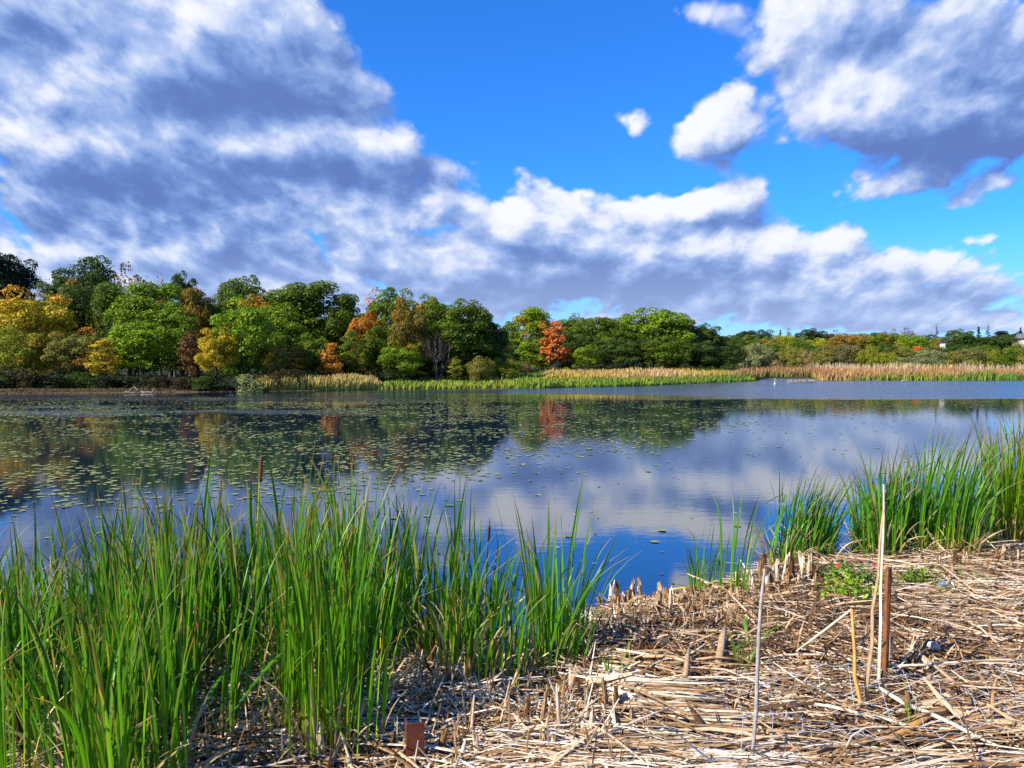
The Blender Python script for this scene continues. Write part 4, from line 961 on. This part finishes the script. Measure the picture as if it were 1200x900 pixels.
o = meta(b.build('steel_post', M['rust'], None, p), 'rusty angle-iron steel post at the bottom edge', 'post'); o.rotation_euler = (0, R(-1), .25)

def lying(a, b_, rad, mat, lab, h0=.10, h1=.10, flat=.8, grp=None, bend=.02):
    A_ = at_g(*a); B_ = at_g(*b_); A_.z += h0; B_.z += h1; r_ = random.Random(int(a[0] * 3 + b_[1])); pts = []
    for i_ in range(6):
        t = i_ / 5; q = A_.lerp(B_, t); q.z = max(q.z, float(hgt(q.x, q.y)) + .05); q += Vector((0, r_.gauss(0, bend) if 0 < i_ < 5 else 0, r_.gauss(0, bend * .4))); pts.append(q)
    return stalk(pts, [rad, rad * 1.1, rad, rad * .95, rad * .85, rad * .5], mat, lab, 'stalk', 'fallen_stalk', flat, grp)
lying((1050, 808), (1215, 798), .009, 'cream', 'long pale straw lying level right of the brown post', .13, .13, bend=.008)
lying((1052, 765), (1216, 905), .013, 'tan', 'long tan stalk lying diagonally across the wire netting', .11, .11)
lying((1035, 834), (1180, 905), .014, 'cream', 'pale stalk running from the post foot to the lower right corner', .12, .10)
lying((1085, 845), (1216, 880), .022, 'tan', 'thick tan stalk on the right under the wire netting', .08, .08)
lying((1120, 852), (960, 912), .024, 'orange', 'thick split orange-brown stalk lying at the bottom right', .08, .06)
lying((1048, 690), (1125, 716), .016, 'grey', 'grey-brown stalk fallen behind the brown post', .07, .05)
lying((905, 800), (995, 850), .010, 'grey', 'thin grey stalk pointing down right toward the posts', .10, .10)
lying((755, 793), (862, 800), .013, 'tan', 'brown stem lying level in the middle of the straw', .13, .13)
lying((842, 700), (875, 668), .010, 'cream', 'pale bent reed leaning at the waterline', .02, .05)
lying((850, 738), (905, 712), .022, 'tan', 'tan rotten stem curving below the picket-like stubs', .06, .05)
lying((795, 845), (810, 790), .020, 'tan', 'tan flattened stem leaning beside the grey stick', .03, .16)
lying((838, 815), (852, 770), .028, 'tan', 'broad tan stem standing askew in the litter', .02, .20, .4)
lying((640, 880), (690, 852), .020, 'orange', 'broken orange-tan stem propped on the thick stubs', .05, .12)
lying((700, 915), (728, 862), .014, 'orange', 'short orange stem stuck in the bottom litter', .02, .10)
lying((660, 905), (790, 862), .007, 'cream', 'thin cream straw slanting across the bottom litter', .10, .14, bend=.01)
bd = random.Random(4)
for k in range(17):
    y0 = 818 + k * 2.6 + bd.uniform(-2, 2); x0 = 690 + k * 3.5 + bd.uniform(-14, 14)
    lying((x0, y0), (x0 + 150 + bd.uniform(-25, 18), y0 + 9 + bd.uniform(-3, 4)), bd.uniform(.008, .014), bd.choice(['cream', 'cream', 'tan']), 'pale stalk lying in the flat bundle in the middle foreground', .11 - k * .002, .12 - k * .002, .6, 'stalks of the flat pale bundle', .006)
for k in range(9):
    y0 = 786 + k * 4 + bd.uniform(-2, 2); x0 = 715 + bd.uniform(-14, 14)
    lying((x0, y0), (x0 + 70 + bd.uniform(-25, 30), y0 + 12 + bd.uniform(-4, 5)), bd.uniform(.008, .015), bd.choice(['cream', 'tan']), 'short broken stalk piled just above the flat pale bundle', .12, .10, .7, 'short stalks above the pale bundle', .01)
# yellowed stem floating at the water's edge
stalk([at_z(782, 693, .01), at_z(810, 690, .02), at_z(835, 687, .015), at_z(862, 686, .02)], [.008, .016, .017, .010], 'yel', 'yellowed stem floating level at the edge of the blue water', 'stem', 'floating_stem')

# crushed wire netting: square mesh draped on the straw
b = MB(); rw = random.Random(12)
gx, gy = 12, 5; gp = {}
for i_ in range(gx):
    for j_ in range(gy):
        x_ = 1.15 + i_ * .17 + j_ * .05 + rw.gauss(0, .012); y_ = 3.75 + j_ * .19 + .05 * math.sin(i_ * .7) + i_ * .028 + rw.gauss(0, .012)
        z_ = float(hgt(x_, y_)) + .13 + .05 * math.sin(i_ * .9 + j_) + .04 * math.sin(j_ * 1.7 + i_ * .3); gp[i_, j_] = Vector((x_, y_, z_))
def wob(a, c, k): 
    return [a.lerp(c, t) + (Vector((0, 0, .014 * math.sin(t * 6.28 + k))) if 0 < t < 1 else Vector((0, 0, 0))) for t in (0, .25, .5, .75, 1)]
for i_ in range(gx):
    for j_ in range(gy):
        if i_ < gx - 1: b.tube(wob(gp[i_, j_], gp[i_ + 1, j_], i_ + j_),   .0015, 4, cap=False)
        if j_ < gy - 1: b.tube(wob(gp[i_, j_], gp[i_, j_ + 1], i_ * 2 + j_),   .0015, 4, cap=False)
        q = gp[i_, j_]; b.tube([q + Vector((-.008, 0, 0)), q + Vector((.008, 0, .002))],   .003, 5)
meta(b.build('wire_netting', M['wire']), 'crumpled grey square-mesh wire netting lying on the straw at lower right', 'wire netting')

# ------------------------------------------------------------------ leafy weeds and litter
def weed(px, py, rad, hh, n, col, lab, seed):
    r = np.random.default_rng(seed); p0 = at_g(px, py); root = empty('weed', p0, lab, 'weed')
    b = MB(); P, N = [], []
    for k in range(16):
        a = r.uniform(0, 6.28); q = rad * r.uniform(.2, 1); e = Vector((math.cos(a) * q, math.sin(a) * q * .7, hh * r.uniform(.5, 1.1)))
        b.tube([(0.4 * e.x, .4 * e.y, -.03), (e.x * .8, e.y * .8, e.z * .6), e], [.004, .003, .002], 4, cap=False)
        m = n // 16; t = r.uniform(.25, 1.05, m)[:, None]; c = np.array([.4 * e.x, .4 * e.y, 0]) * (1 - t) + np.array(e) * t + r.normal(0, .03, (m, 3)); P.append(c); N.append(r.normal(0, .5, (m, 3)) + np.array([0, 0, 1]))
    b.build('stems', M['yel'], root)
    P = np.concatenate(P); P[:, 2] = np.maximum(P[:, 2], .03); V, F = leaves_at(P, np.concatenate(N), .017, r)
    l_ = link('leaves', mesh('leaves', V, F, M['fol'], {'tone': np.repeat(r.uniform(0, 1, len(P)), 4), 'patch': np.zeros(len(V))}), root); l_.color = (*col, 0)
weed(1003, 716, .28, .26, 1100, (.19, .32, .02), 'bright yellow-green leafy weed in front of the brown post', 1)
weed(985, 694, .34, .22, 1100, (.09, .19, .03), 'mid green leafy weed left of the brown post top', 2)
weed(1025, 700, .26, .22, 800, (.08, .17, .03), 'darker leafy weed hidden behind the tall stalks', 3)
weed(1078, 692, .22, .16, 600, (.13, .22, .03), 'low green weed right of the brown post at the cattail feet', 4)
weed(1110, 705, .2, .09, 300, (.16, .22, .04), 'flat sparse weed beside the blue plastic bit', 5)
def scrap(px, py, s_, mat, lab, cat, name, seed, z=.10, squash=.5):
    r = random.Random(seed); p = at_g(px, py); b = MB(); N = 8; ring = []
    b.tube([(-s_, 0, 0), (-s_ * .75, r.gauss(0, s_ * .1), s_ * .25), (0, 0, s_ * .4), (s_ * .7, r.gauss(0, s_ * .15), s_ * .2), (s_, 0, 0)], [s_ * .15, s_ * .5, s_ * .62, s_ * .5, s_ * .12], 9, flat=squash)
    b.v = [(v_[0] * (1 + r.gauss(0, .08)), v_[1] * (1 + r.gauss(0, .1)), v_[2] + r.gauss(0, s_ * .05)) for v_ in b.v]
    o = b.build(name, M[mat], None, (p.x, p.y, p.z + z), True); o.rotation_euler.z = r.uniform(-1, 1); meta(o, lab, cat)
scrap(1096, 780, .055, 'clod', 'whitish lump lying in the straw right of the brown post', 'lump', 'pale_lump', 1, .10, .8)
scrap(845, 700, .04, 'clod', 'whitish round lump at the water edge under the thin cattails', 'lump', 'pale_lump', 2, .02, .9)
scrap(1110, 699, .045, 'blue', 'crumpled blue plastic bit in the straw near the right cattails', 'litter', 'plastic_scrap', 3, .09)
scrap(985, 692, .04, 'red', 'red scrap at the left of the leafy weeds', 'litter', 'plastic_scrap', 4, .20)
scrap(1031, 693, .035, 'red', 'red scrap right beside the tall stalks', 'litter', 'plastic_scrap', 5, .22)

# ------------------------------------------------------------------ output settings
vs = scene.view_settings; vs.view_transform = 'Standard'; vs.look = 'None'; vs.exposure = 0.8; vs.gamma = 1
scene.render.engine = 'CYCLES'; cy = scene.cycles; cy.max_bounces = 6; cy.diffuse_bounces = 2; cy.glossy_bounces = 3; cy.transmission_bounces = 3
cy.use_denoising = True; cy.sample_clamp_indirect = 6
print('cattails', ncat[0], 'objects', len(bpy.data.objects))
